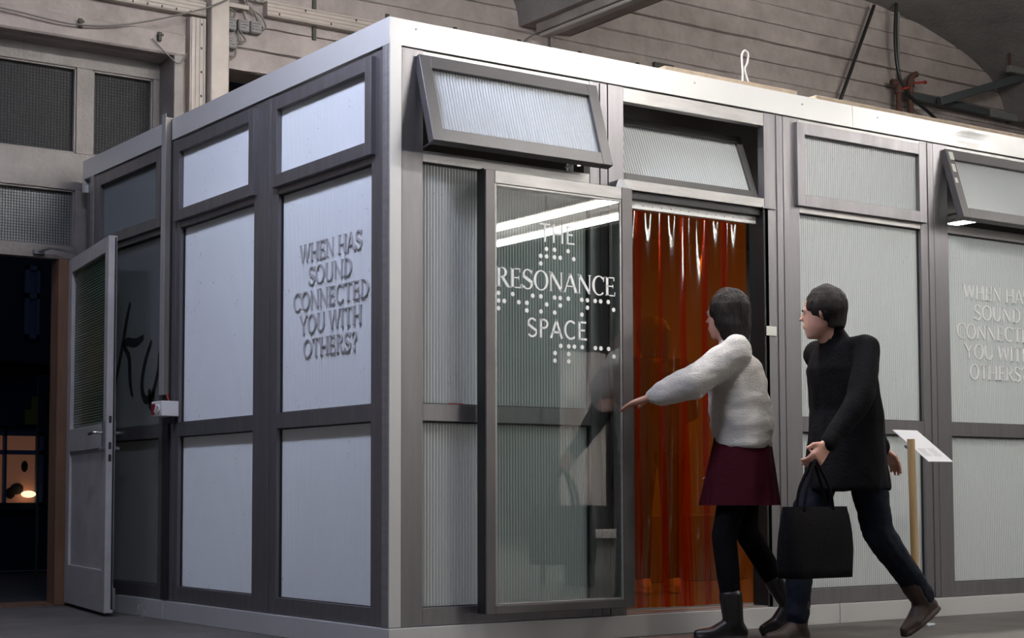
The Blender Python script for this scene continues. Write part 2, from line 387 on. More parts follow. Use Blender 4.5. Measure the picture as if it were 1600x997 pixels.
for zz in (.90, .97, 1.12):
    obj('lock_plate', leafbox(LW-.001, LW+.002, zz-.02, zz+.02, .014, .03), M['perf'], dl)
obj('hinge', leafbox(LW-.01, LW+.004, .04, .16, .045, .062), M['box_grey'], dl)
b = BM(); tube(b, [(.18, 3.2, 0), (.18, 3.2, .02)], .018, 10); tube(b, [(.18, 3.2, .02), (.18, 3.2, .05)], .009, 10); tube(b, [(.18, 3.2, .05), (.18, 3.2, .075)], .02, 12)
for v in b.verts: v.co.x -= .25; v.co.y -= .62
one('door_stop', b, M['chrome'], 'small chrome door stop on the floor beside the open door', 'door stop')

# ---------------------------------------------------------------- booth shell
BX, BY = 8.29, 3.79
shell = thing('glazed_booth', 'pale aluminium frame of the glazed booth, with roof fascia, corner post and plinth', 'booth', (0, 0, 0))
def part(name, b, m_, par=shell, **k): return obj(name, b, M[m_], par, **k)
# roof fascia right: joints recessed, dent near x = 3.9
def fascia_right(x0, x1):
    b = BM(); nx = max(2, int((x1-x0)/.05)); rows = []
    for i in range(nx+1):
        x = x0 + (x1-x0)*i/nx; col = []
        for zz in (2.68, 2.70, 2.72, 2.74, 2.76, 2.78, 2.80):
            dn = 0
            q = math.hypot((x-3.93)/.20, (zz-2.735)/.06)
            if q < 1: dn = .006*(1-q*q)**2
            dn += .0012*math.sin(x*2.1+1) + .0008*math.sin(x*5.3)
            col.append(b.verts.new((x, dn, zz)))
        col.append(b.verts.new((x, .06, 2.80))); col.append(b.verts.new((x, .06, 2.68)))
        rows.append(col)
    for A_, B_ in zip(rows, rows[1:]):
        for j in range(9): b.faces.new((A_[j], B_[j], B_[(j+1)%9], A_[(j+1)%9]))
    b.faces.new(rows[0]); b.faces.new(rows[-1][::-1]); return b
for (x0, x1) in ((0.0008, 2.932), (2.935, 5.9), (5.903, BX)): part('roof_fascia', fascia_right(x0, x1), 'fascia', smooth=False)
b = BM(); box(b, (-.0005, .0, 2.68), (.0008, 2.387, 2.80)); box(b, (.0008, .062, 2.68), (.03, 2.387, 2.80)); part('roof_fascia', b, 'fascia')
b = BM(); box(b, (0, 2.472, 2.68), (.03, BY, 2.80), .001); part('roof_fascia', b, 'fascia')
b = BM(); box(b, (.0, BY-.02, 2.60), (.03, BY, 2.68)); part('fascia_bracket', b, 'fascia')
b = BM(); box(b, (0.02, 0.02, 2.70), (BX, BY-.02, 2.785)); part('roof_deck', b, 'dark')
for (x0, x1, y0, y1) in ((1.60, 2.52, .03, .30), (2.66, BX, .03, .30)):
    b = BM(); box(b, (x0, y0-.025, 2.80), (x1, y1, 2.822), .002); part('plywood_sheet', b, 'ply')
# plinth
b = BM(); box(b, (0, -.004, .0), (2.77, .05, .103), .002); part('plinth', b, 'fascia')
b = BM(); box(b, (2.773, -.004, .0), (BX, .05, .103), .002); part('plinth', b, 'fascia')
b = BM(); box(b, (-.004, .0, .0), (.05, 2.44, .103), .002); part('plinth', b, 'fascia')
b = BM(); box(b, (-.004, 2.443, .0), (.05, BY, .103), .002); part('plinth', b, 'fascia')
# corner post
b = BM(); box(b, (.003, .0, .106), (.064, .06, 2.715), .0015); part('corner_post', b, 'fascia')
b = BM(); box(b, (.0, .030, .106), (.05, .0605, 2.705), .002); part('corner_profile', b, 'alu_light')
b = BM(); box(b, (.0, .006, .106), (.05, .027, 2.705), .002); part('corner_profile', b, 'alu_light')
b = BM(); box(b, (.01, .02, .106), (.05, .035, 2.70)); part('joint_seal', b, 'seal')
# end post by the wall, floor, back wall and lining
b = BM(); box(b, (.0, 3.60, .103), (.06, 3.655, 2.68), .002); part('end_post', b, 'alu_light')
b = BM(); box(b, (.03, 3.655, .103), (.06, BY, 2.68)); part('end_infill', b, 'alu')
b = BM(); box(b, (.05, .05, .04), (BX, BY-.02, .10)); part('booth_floor', b, 'booth_floor')
b = BM(); box(b, (.06, BY-.08, .10), (BX, BY-.02, 2.70)); part('back_wall', b, 'booth_wall')
b = BM(); box(b, (BX-.06, .05, .10), (BX, BY-.02, 2.70)); part('far_wall', b, 'booth_wall')
# fascia rivets
b = BM()
for x, zz in ((.14, 2.765), (1.79, 2.76), (2.55, 2.755), (3.13, 2.76), (1.05, 2.77)): tube(b, [(x, -.003, zz), (x, .004, zz)], .005, 8)
o = part('rivets', b, 'alu_light'); o['kind'] = 'stuff'

# ---------------------------------------------------------------- panels
def corrugated(F, u0, u1, z0, z1, d, pitch=.016, amp=.0032, xf=None):
    b = BM(); n = max(4, int(round((u1-u0)/pitch))); per = 6; prev = None
    for i in range(n*per+1):
        u = u0 + (u1-u0)*i/(n*per); ph = (i % per)/per
        dd = d - amp*math.sin(2*math.pi*ph)*.5 - amp*math.cos(2*math.pi*ph) + amp
        cur = []
        for zz in (z0, z1):
            p = (u, dd, zz)
            if xf: p = xf(*p)
            cur.append(b.verts.new(F(*p)))
        if prev:
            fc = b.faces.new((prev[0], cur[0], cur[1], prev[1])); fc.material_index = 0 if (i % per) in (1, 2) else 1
        prev = cur
    return b
def add_cells(o, pane):
    if pane in CELL: o.data.materials.append(M[CELL[pane]])
    else: o.data.materials.append(M[pane])
    return o
def bars(F, u0, u1, z0, z1, wdt, d0, d1, par, m_='alu', xf=None, name=('sash_stile', 'sash_rail'), w2=None):
    """mitred-looking frame of four bars"""
    w2 = w2 or wdt
    for (nm, a0, a1, c0, c1) in ((name[0], u0, u0+wdt, z0, z1), (name[0], u1-wdt, u1, z0, z1), (name[1], u0+wdt, u1-wdt, z1-w2, z1), (name[1], u0+wdt, u1-wdt, z0, z0+w2)):
        b = BM(); t = bmesh.new(); box(t, (a0, d0, c0), (a1, d1, c1), .0015)
        for v in t.verts:
            p = tuple(v.co)
            if xf: p = xf(*p)
            v.co = F(*p)
        join(b, t); obj(nm, b, M[m_], par)
def panel(F, u0, u1, label, sash='closed', lower=True, pane='poly', small_pane=None, door=False, angle=0, g0=.12, g1=.11, dark_alu=False):
    """one glazed module: stiles, head, rails, vent sash, panes. d = .012 is the frame face"""
    root = thing('glazed_bay', label, 'glazed panel', F((u0+u1)/2, .02, .103))
    al = 'alu'
    D0, D1 = .010, .058
    a, c = u0+g0, u1-g1        # glass edges
    mid = 2.18
    # stiles, split into the outer profile and the inner one as the photo shows
    obj('stile', fbox(F, u0+.004, a, D0, D1, .106, 2.676), M[al], root)
    obj('stile', fbox(F, c, u1-.005, D0, D1, .106, 2.676), M[al], root)
    obj('stile_cover', fbox(F, u1-.05, u1-.006, D0-.006, D0+.004, .108, 2.672), M[al], root)
    obj('joint_seal', fbox(F, u1-.006, u1+.004, D0+.012, D1, .106, 2.676, 0), M['seal'], root)
    obj('top_rail', fbox(F, a, c, D0+.001, D1, 2.605, 2.674), M['alu_light' if F is FR else al], root)  # right facade rails and transoms take paler metal in place of stronger light
    obj('transom', fbox(F, a, c, D0+.002, D1, 2.172, 2.222), M['alu_light' if F is FR else al], root)
    if not door:
        obj('mid_rail', fbox(F, a, c, D0+.002, D1, 1.01, 1.087), M[al], root)
        obj('bottom_rail', fbox(F, a, c, D0+.002, D1, .106, .185), M[al], root)
        for (z0, z1) in ((1.087, 2.172), (.185, 1.01)):
            pr = obj('ribbed_pane' if pane != 'frost' else 'frosted_pane', corrugated(F, a-.003, c+.003, z0-.003, z1+.003, .040, amp=.0032 if pane != 'frost' else .0004), M[pane], root); add_cells(pr, pane)
            b = BM()
            for (p0, p1, q0, q1) in ((a, c, z1-.006, z1), (a, c, z0, z0+.004), (a, a+.004, z0, z1), (c-.004, c, z0, z1)):
                fbox(F, p0, p1, .030, .039, q0, q1, 0, bm=b)
            obj('gasket', b, M['seal'], root)
    if sash:
        sa, sc, s0, s1 = a-.035, c+.028, 2.205, 2.652
        if sash == 'closed':
            e = sroot_part('vent_sash', root, F((sa+sc)/2, 0, s1)); xf = None; gd = .012
            fd0, fd1 = -.014, .03
        elif sash == 'out':
            e = sroot_part('vent_sash', root, F((sa+sc)/2, 0, s1))
            s0 = s1-.43; ca, sn = math.cos(math.radians(angle)), math.sin(math.radians(angle))
            hd, hz = -.012, s1-.012
            def xf(u, d, z, hd=hd, hz=hz, ca=ca, sn=sn):
                dz = z-hz; dd = d-hd
                return (u, hd + dd*ca + dz*sn, hz + dz*ca - dd*sn)
            gd = .004; fd0, fd1 = -.014, .030
        else:
            e = sroot_part('vent_sash', root, F((sa+sc)/2, 0, s0))
            sa, sc, s0, s1 = a+.006, c-.006, 2.226, 2.60
            ca, sn = math.cos(math.radians(angle)), math.sin(math.radians(angle))
            hd, hz = .055, s0+.005
            def xf(u, d, z, hd=hd, hz=hz, ca=ca, sn=sn):
                dz = z-hz; dd = d-hd
                return (u, hd + dd*ca + dz*sn, hz + dz*ca - dd*sn)
            gd = .062; fd0, fd1 = .048, .085
        wd = .058 if sash != 'in' else .038
        bars(F, sa, sc, s0, s1, wd, fd0, fd1, e, 'alu_reflect_dark' if sash != 'closed' else 'alu', xf, w2=.062 if sash != 'in' else .04)
        b = corrugated(F, sa+wd-.002, sc-wd+.002, s0+.058 if sash != 'in' else s0+.035, s1-.058 if sash != 'in' else s1-.035, gd, xf=xf)
        _nm = obj('ribbed_pane' if pane != 'frost' else 'frosted_pane', b, M[small_pane or pane], e).name; add_cells(e.children[-1] if False else bpy.data.objects[_nm], small_pane or pane)
        if sash == 'out':
            # stay arms and catch
            for uu in (sa+.05, sc-.16):
                b = BM()
                p0 = F(uu, .03, 2.24); q = xf(uu, .01, s0+.03 if sash == 'out' else s1-.03)
                tube(b, [p0, F(*q)], .005, 6); obj('stay_arm', b, M['steel'], e)
            b = BM(); box(b, F(sc-.14, .03, 2.226), F(sc-.11, .05, 2.29), .002); obj('catch', b, M['steel'], e)
    return root
def sroot_part(name, parent, loc):
    o = bpy.data.objects.new(name, None); COL.objects.link(o); o.parent = parent; o.location = Vector(loc)-wloc(parent); return o

P1 = panel(FR, .066, 1.235, 'ribbed glazed panel behind the lettered sliding door, top vent propped outward', 'out', angle=17, g0=.115, g1=.11)
P2 = panel(FR, 1.235, 2.41, 'doorway panel holding the orange curtain, top vent tilted inward', 'in', door=True, angle=21, g0=.10, g1=.135)
P3 = panel(FR, 2.41, 3.59, 'ribbed glazed panel right of the curtained doorway, top vent closed')
P4 = panel(FR, 3.59, 4.77, 'ribbed glazed panel with grey question lettering at the right edge, vent open with tape scraps', 'out', angle=17)
P5 = panel(FR, 4.77, 5.94, 'ribbed glazed panel beyond the right edge of the photo')
P6 = panel(FR, 5.94, 7.11, 'last but one ribbed glazed panel of the long facade')
P7 = panel(FR, 7.11, 8.28, 'last ribbed glazed panel of the long facade')
L1 = panel(FL, .061, 1.220, 'bluish ribbed glazed panel with raised grey question, next to the booth corner', pane='poly_blue', g0=.112, g1=.125)
L2 = panel(FL, 1.220, 2.385, 'bluish ribbed glazed panel without lettering, between the switch box and the lettered panel', pane='poly_blue', g0=.14, g1=.10)
L3 = panel(FL, 2.47, 3.60, 'dark frosted glazed panel with black spray scrawl behind the open door', pane='frost', g0=.085, g1=.12)
# doorway: jamb lining, header track, threshold
b = fbox(FR, 2.265, 2.30, .01, .12, .106, 2.172); obj('door_jamb', b, M['seal'], P2)
b = fbox(FR, 1.33, 2.275, .03, .075, 2.135, 2.172, 0); obj('header_gap', b, M['seal'], P2)
b = fbox(FR, 1.33, 2.30, .012, .14, .100, .112); obj('threshold', b, M['alu_light'], P2)
b = BM(); box(b, (2.25, -.003, 2.168), (2.35, .01, 2.174)); obj('header_tip', b, M['alu'], P2)
# white square tag, orange mark, screws
b = BM(); box(b, (2.270, .0015, 1.504), (2.342, .0045, 1.553), .0005); one('paper_tag', b, M['tape'], 'small white square tag stuck on the post right of the curtained doorway', 'tag')
b = BM(); box(b, (.33, .028, 1.0875), (.41, .033, 1.094), .001); one('orange_wedge', b, M['valve_red'], 'tiny orange wedge lying on the mid rail left of the sliding door', 'wedge')
# tape scraps on the open sash of P4
for k, (du, dz, ww, hh) in enumerate(((.020, .018, .035, .05), (.012, .095, .028, .05), (.006, .185, .02, .03))):
    ca, sn = math.cos(math.radians(17)), math.sin(math.radians(17))
    b = BM(); t = bmesh.new(); box(t, (3.71-.035+.008+du*.6, -.0160, 2.652-dz-hh), (3.71-.035+.008+du*.6+ww, -.0142, 2.652-dz))
    for v in t.verts:
        dz_ = v.co.z-2.64; dd = v.co.y+.012
        v.co = Vector((v.co.x, -.012+dd*ca+dz_*sn, 2.64+dz_*ca-dd*sn))
    join(b, t); o = obj('tape_scrap', b, M['tape'], None)
    tag(o, ('upper white tape scrap on the open vent frame at the right edge', 'middle white tape scrap on the open vent frame at the right edge', 'lowest white tape scrap on the open vent frame at the right edge')[k], 'tape', 'tape scraps on the vent frame')

# ---------------------------------------------------------------- lettering
def g_line(bm, p, q, w, T_, flat=False):
    p, q = Vector(p), Vector(q); d = (q-p).normalized(); n = Vector((-d.y, d.x))*w/2
    poly_(bm, [p+n, p-n, q-n, q+n], T_)
def poly_(bm, pts, T_):
    a = [bm.verts.new(T_(x.x, x.y, 0)) for x in pts]; b_ = [bm.verts.new(T_(x.x, x.y, 1)) for x in pts]
    n = len(pts); bm.faces.new(a); bm.faces.new(b_[::-1])
    for i in range(n): bm.faces.new((a[i], a[(i+1)%n], b_[(i+1)%n], b_[i]))
def g_arc(bm, cx, cy, rx, ry, a0, a1, wt, wn, T_, n=14):
    """ring sector; stroke is wt thick where it runs vertically and wn where it runs level"""
    for i in range(n):
        q = []
        for s_ in (i, i+1):
            a = math.radians(a0+(a1-a0)*s_/n); w_ = wn+(wt-wn)*abs(math.cos(a))
            ca, sa = math.cos(a), math.sin(a)
            q.append((Vector((cx+(rx)*ca, cy+(ry)*sa)), Vector((cx+(rx-w_)*ca, cy+(ry-(wn+(w_-wn)*.4))*sa))))
        poly_(bm, [q[0][0], q[1][0], q[1][1], q[0][1]], T_)
def glyph(bm, ch, T_, t, n, s):
    """draws ch in a unit-high cell with thick stroke t, thin stroke n and serif half-length s; returns its width"""
    def L(x0, y0, x1, y1, w_): g_line(bm, (x0, y0), (x1, y1), w_, T_)
    def V(x, w_, y0=0, y1=1, sb=True, st=True):
        L(x, y0, x, y1, w_)
        if s:
            if sb: L(x-w_/2-s, y0+n*.3, x+w_/2+s, y0+n*.3, n*.6)
            if st: L(x-w_/2-s, y1-n*.3, x+w_/2+s, y1-n*.3, n*.6)
    def Sv(x, y, w_=None):
        if s: L(x-s-(w_ or n)/2, y, x+s+(w_ or n)/2, y, n*.6)
    h = n/2
    if ch == ' ': return .32
    if ch == 'I': V(.12, t); return .24
    if ch == 'H': V(.12, t); V(.66, t); L(.12, .5, .66, .5, n); return .78
    if ch == 'T': V(.33, t, st=False); L(.0, 1-h, .66, 1-h, n); (s and (L(.012, .82, .012, 1, n*.6), L(.648, .82, .648, 1, n*.6))); return .66
    if ch == 'E':
        V(.12, t); L(.1, 1-h, .52, 1-h, n); L(.1, .52, .45, .52, n); L(.1, h, .56, h, n)
        if s: L(.51, .80, .52, 1, n*.6); L(.55, 0, .565, .22, n*.6); L(.45, .42, .45, .62, n*.6)
        return .60
    if ch == 'N': V(.10, n if s else t, st=False); V(.68, n if s else t, sb=False); L(.10, 1-t*.25, .68, t*.25, t); Sv(.06, 1-n*.3); return .78
    if ch == 'A': L(.03, 0, .36, 1, n if s else t); L(.34, 1, .68, 0, t); L(.13, .33, .58, .33, n); Sv(.03, n*.3); Sv(.68, n*.3, t); return .72
    if ch == 'W': L(.05, 1, .28, 0, t); L(.28, 0, .50, 1, n if s else t); L(.50, 1, .73, 0, t); L(.73, 0, .95, 1, n if s else t); Sv(.05, 1-n*.3, t); Sv(.50, 1-n*.3, t); Sv(.95, 1-n*.3); return 1.0
    if ch == 'Y': L(.05, 1, .36, .45, t); L(.36, .45, .66, 1, n if s else t); V(.36, t, 0, .48, st=False); Sv(.05, 1-n*.3, t); Sv(.66, 1-n*.3); return .70
    if ch == 'U': 
        V(.12, t, .35, 1, sb=False); V(.62, n if s else t, .35, 1, sb=False); g_arc(bm, .37+(0 if s else 0), .36, .25+t/2, .37, 180, 360, t, n, T_); return .74
    if ch == 'O': g_arc(bm, .40, .5, .40, .52, 0, 360, t, n, T_, 28); return .80
    if ch == 'C':
        g_arc(bm, .40, .5, .40, .52, 48, 312, t, n, T_, 22)
        if s: L(.66, .72, .675, .98, n*.6)
        return .70
    if ch == 'D': V(.12, t); g_arc(bm, .24, .5, .46, .5, -90, 90, t, n, T_, 16); L(.1, 1-h, .26, 1-h, n); L(.1, h, .26, h, n); return .72
    if ch == 'P': V(.12, t); g_arc(bm, .28, .73, .28, .27, -90, 90, t, n, T_, 12); L(.1, 1-h, .3, 1-h, n); L(.1, .46+h, .3, .46+h, n); return .58
    if ch == 'R': V(.12, t); g_arc(bm, .28, .74, .27, .26, -90, 90, t, n, T_, 12); L(.1, 1-h, .3, 1-h, n); L(.1, .48+h, .3, .48+h, n); L(.30, .50, .62, .02, t); Sv(.64, n*.3); return .68
    if ch == 'S':
        g_arc(bm, .28, .74, .26, .28, 25, 200, t*.8, n, T_, 12); g_arc(bm, .28, .26, .28, .28, -155, 20, t*.8, n, T_, 12)
        L(.045, .66, .53, .34, t*1.15)
        if s: L(.505, .76, .515, .98, n*.6); L(.02, .02, .02, .24, n*.6)
        return .57
    if ch == '?':
        g_arc(bm, .24, .76, .24, .26, -60, 170, t*.9, n, T_, 14); L(.32, .55, .24, .28, n*1.2); L(.24, .02, .24, .14, .13); return .50
    return .5
def text_line(nm_, m_, par, s_, F, uc, z0, capH, width, d0, d1, t, n, s, mirror=False, gap=.07):
    dummy = bmesh.new(); adv = []
    for ch in s_: adv.append(glyph(dummy, ch, lambda x, y, k: (x, y, k), t, n, s)+(gap if ch != ' ' else 0))
    dummy.free(); tot = sum(adv)-gap; sx = width/tot; x = 0
    for ch, a in zip(s_, adv):
        def T_(gx, gy, k, x=x):
            u = (x+gx)*sx - width/2
            return F(uc-u if mirror else uc+u, d0 if k else d1, z0+gy*capH)
        if ch != ' ':
            bm = BM(); glyph(bm, ch, T_, t, n, s); obj(nm_, bm, m_, par)
        x += a
def question(F, uc, par, mirror):
    rows = (('WHEN HAS', 1.803, .60), ('SOUND', 1.688, .42), ('CONNECTED', 1.573, .73), ('YOU WITH', 1.458, .60), ('OTHERS?', 1.340, .52))
    for s_, z0, wd in rows:
        text_line('raised_letter', M['grey_letter' if mirror else 'pale_letter'], par, s_, F, uc, z0+.004, .086, wd, .0345, .041, .125, .055, .04, mirror)
question(FL, .605, L1, True)
question(FR, 4.165, P4, False)

# spray scrawl on the frosted pane (thin paint film)
def stroke(pts, w_):
    b = BM(); P_ = smooth_pts([(0, p[0], p[1]) for p in pts], 6)
    prev = None
    for i, p in enumerate(P_):
        d = (P_[min(i+1, len(P_)-1)]-P_[max(0, i-1)]).normalized(); nrm = Vector((0, -d.z, d.y))
        ww = w_*(.6+.4*math.sin(math.pi*i/(len(P_)-1)))
        cur = (b.verts.new(Vector((.0385, p.y, p.z))+nrm*ww/2), b.verts.new(Vector((.0385, p.y, p.z))-nrm*ww/2))
        if prev: b.faces.new((prev[0], prev[1], cur[1], cur[0]))
        prev = cur
    return b
for pts, w_ in (([(3.07, 1.83), (3.12, 1.74), (3.2, 1.55), (3.30, 1.35)], .045), ([(2.86, 1.61), (2.98, 1.585), (3.12, 1.60), (3.17, 1.57)], .055),
                ([(3.16, 1.57), (3.08, 1.50), (3.06, 1.36), (3.02, 1.27)], .05), ([(2.74, 1.58), (2.84, 1.45), (2.88, 1.32), (2.82, 1.24), (2.72, 1.27), (2.64, 1.40), (2.63, 1.50)], .05), ([(2.77, 1.30), (2.74, 1.20), (2.70, 1.28)], .06)):
    obj('spray_stroke', stroke(pts, w_), M['spray'], L3)

# ---------------------------------------------------------------- trunking, switch, perforated strip on the left face
t = thing('cable_trunking', 'narrow vertical metal cable trunking between the dark frosted panel and the plain bluish panel', 'trunking', (-.02, 2.43, 1.2))
b = BM(); box(b, (-.03, 2.40, 1.245), (.03, 2.452, 2.81), .001); obj('body', b, M['trunk'], t)
b = BM(); box(b, (-.034, 2.398, 1.245), (-.0305, 2.456, 2.83), .001); obj('cover', b, M['trunk_face'], t)
b = BM(); tube(b, [(-.01, 2.405, 1.25), (-.012, 2.36, 1.205)], .006, 6); obj('wire', b, M['valve_red'], t)
t = thing('rotary_switch_box', 'white switch box with red window and rotary knob below the trunking', 'switch box', (-.05, 2.33, 1.16))
b = BM(); box(b, (-.10, 2.255, 1.118), (.0, 2.40, 1.203), .004); obj('housing', b, M['white_plastic'], t)
b = BM(); box(b, (-.106, 2.345, 1.13), (-.0995, 2.39, 1.19), .001); obj('red_window', b, M['red'], t)
b = BM(); tube(b, [(-.10, 2.30, 1.16), (-.108, 2.30, 1.16)], .024, 16); k = obj('knob', b, M['white_plastic'], t)
b = BM(); boxc(b, (-.114, 2.30, 1.16), (.006, .006, .024), Matrix.Rotation(.6, 3, 'X'), .001); obj('grip', b, M['white_plastic'], k)
b = BM(); box(b, (-.025, 2.30, 1.085), (.0, 2.40, 1.118), .002); obj('base', b, M['perf'], t)
t = thing('perforated_channel', 'dark perforated metal channel running down from the switch box to the plinth', 'channel', (0, 2.43, .11))
b = BM(); box(b, (-.006, 2.39, .11), (.04, 2.47, 1.245), .001); obj('channel', b, M['perf'], t)
b = BM(); box(b, (.0, 2.385, 1.245), (.04, 2.47, 2.80), .001); obj('backing', b, M['perf'], t)
b = BM()
for i in range(52):
    zz = .13+i*.0185
    for yy in (2.408, 2.443): box(b, (-.0068, yy-.0035, zz), (-.0061, yy+.0035, zz+.010))
o = obj('slots', b, M['seal'], t); o['kind'] = 'stuff'

# ---------------------------------------------------------------- sliding door
sd = thing('sliding_glass_door', 'tall clear glass sliding door lettered in white, pushed open left of the doorway', 'sliding door', (.87, -.06, .15))
X0, X1, Z0, Z1, DF, DB = .446, 1.297, .150, 2.150, -.100, -.027
def sbox(x0, x1, z0, z1, d0=DF, d1=DB, bev=.002): return fbox(FR, x0, x1, d0, d1, z0, z1, bev)
obj('stile', sbox(X0, .497, Z0, Z1), M['alu_door'], sd)
obj('stile', sbox(1.232, X1, Z0, Z1), M['alu_door'], sd)
obj('top_rail', sbox(.497, 1.232, 2.092, Z1), M['alu_light'], sd)
obj('bottom_rail', sbox(.497, 1.232, Z0, .188), M['alu_door'], sd)
for (a0, a1, c0, c1) in ((.497, .509, .188, 2.092), (1.220, 1.232, .188, 2.092), (.509, 1.220, 2.080, 2.092), (.509, 1.220, .188, .198)):
    obj('glazing_bead', sbox(a0, a1, c0, c1, DF+.004, DB-.01), M['alu_light'], sd)
obj('edge_seal', sbox(X0-.003, X0+.001, Z0+.005, Z1+.006, DF+.012, DB-.006, 0), M['seal'], sd)
obj('glass', sbox(.505, 1.224, .19, 2.088, -.0915, -.0905, 0), M['glass'], sd)
LD0, LD1 = -.0935, -.0925
text_line('vinyl_letter', M['white_letter'], sd, 'THE', FR, .853, 1.848, .087, .205, LD0, LD1, .095, .09, 0, gap=.09)
text_line('vinyl_letter', M['white_letter'], sd, 'RESONANCE', FR, .852, 1.622, .091, .686, LD0, LD1, .135, .06, .05, gap=.045)
text_line('vinyl_letter', M['white_letter'], sd, 'SPACE', FR, .852, 1.403, .088, .346, LD0, LD1, .115, .105, 0, gap=.10)
DA = [(0.789,1.816),(0.835,1.816),(0.914,1.816),(0.756,1.781),(0.789,1.781),(0.835,1.781),(0.868,1.781),(0.947,1.781),(0.756,1.746)]
DBr = [(0.519,1.593),(0.598,1.593),(0.71,1.593),(0.756,1.593),(0.835,1.593),(0.867,1.593),(0.914,1.593),(0.993,1.593),(1.026,1.593),(1.072,1.593),(1.105,1.593),(1.151,1.593),(0.519,1.558),(0.551,1.558),(0.631,1.558),(0.677,1.558),(0.789,1.558),(0.867,1.558),(1.026,1.558),(1.183,1.558),(0.519,1.523),(0.676,1.523),(0.756,1.523),(0.835,1.523),(0.993,1.523)]
DS = [(0.869,1.370),(0.915,1.370),(0.948,1.370),(0.994,1.370),(1.072,1.370),(1.105,1.370),(1.151,1.370),(0.836,1.335),(0.915,1.335),(1.183,1.335),(0.835,1.300),(0.915,1.300)]
for L_ in (DA, DBr, DS):
    for (x, zz) in L_:
        b = BM(); tube(b, [(x, LD0, zz), (x, LD1, zz)], .0105, 14); obj('braille_dot', b, M['white_letter'], sd)
b = BM()
pts = [(1.23, 2.146), (1.32, 2.146), (1.315, 2.165), (1.285, 2.20), (1.268, 2.205), (1.25, 2.195)]
va = [b.verts.new((x, -.05, zz)) for x, zz in pts]; vb = [b.verts.new((x, .005, zz)) for x, zz in pts]
b.faces.new(va); b.faces.new(vb[::-1])
for i in range(6): b.faces.new((va[i], va[(i+1)%6], vb[(i+1)%6], vb[i]))
obj('hanger_bracket', b, M['steel'], sd)

# ---------------------------------------------------------------- orange strip curtain
cu = thing('strip_curtain', 'translucent orange plastic strip curtain hanging in the open doorway', 'curtain', (1.78, .09, 2.09))
b = BM(); box(b, (1.34, .062, 2.092), (2.262, .085, 2.132), .002); ra = obj('rail', b, M['fascia'], cu)
b = BM()
for i in range(15): tube(b, [(1.38+i*.06, .060, 2.112), (1.38+i*.06, .063, 2.112)], .004, 6)
obj('rivets', b, M['steel'], ra)['kind'] = 'stuff'
nst = 6; sw = .185; y0s = .088
for i in range(nst):
    xa = 1.335 + i*.143; b = BM(); nu, nv = 18, 26; g = []
    ph = random.uniform(0, 6.28); amp = random.uniform(.006, .012); k1 = random.uniform(.6, 1.1); off = .012*(i % 2)
    for r_ in range(nv+1):
        zz = 2.10 - 1.975*r_/nv; fr = r_/nv; row = []
        for c_ in range(nu+1):
            u = c_/nu
            yy = y0s + off + amp*(.35+fr*.9)*math.sin(2*math.pi*k1*u+ph+fr*1.6) + .018*fr*math.sin(ph*2+u*2) + .005*math.exp(-fr*7)*math.sin(11*u+ph)
            xx = xa + sw*u*(1-.10*math.sin(math.pi*min(1, fr*1.3))*.5) + .006*math.sin(ph+fr*3)
            row.append(b.verts.new((xx, yy, zz)))
        g.append(row)
    for A_, B_ in zip(g, g[1:]):
        for c_ in range(nu): b.faces.new((A_[c_], A_[c_+1], B_[c_+1], B_[c_]))
    obj('strip', b, M['curtain'], cu, smooth=True, recalc=False)

# ---------------------------------------------------------------- booth interior lights
def area(name, loc, size, watts, col, parent, rot=(0, 0, 0)):
    l = bpy.data.lights.new(name, 'AREA'); l.shape = 'RECTANGLE'; l.size, l.size_y = size; l.energy = watts; l.color = col
    o = bpy.data.objects.new(name, l); COL.objects.link(o); o.location = Vector(loc)-(wloc(parent) if parent else Vector((0,0,0))); o.rotation_euler = rot
    if parent: o.parent = parent
    return o
ICEIL = 2.68
for k, (x, y, W_) in enumerate(((.35, 1.1, 1.0), (2.15, 1.15, 9), (3.9, 1.4, 30), (5.7, 1.6, 30))):
    t = thing('booth_tube_light', ('small tube light on the booth ceiling near the booth corner', 'small tube light on the booth ceiling behind the tilted vent', 'tube light inside the booth behind the closed vent panel', 'tube light inside the booth behind the right lettered panel')[k], 'light', (x, y, 2.6), 'tube lights inside the booth')
    b = BM(); box(b, (x-.02, y-.3, 2.645), (x+.02, y+.3, 2.70), .003); obj('housing', b, M['white_plastic'], t)
    b = BM(); tube(b, [(x, y-.29, 2.63), (x, y+.29, 2.63)], .011, 10); obj('tube', b, M['led'], t)
    area('tube_light', (x, y, 2.61), (.05, .58), W_, (1, .96, .9), t)
b = BM(); box(b, (2.9, 2.2, .10), (4.2, 2.8, .55), .01); tb = one('storage_crate', b, M['dark'], 'dark low crate standing inside the booth behind the ribbed panes', 'crate')

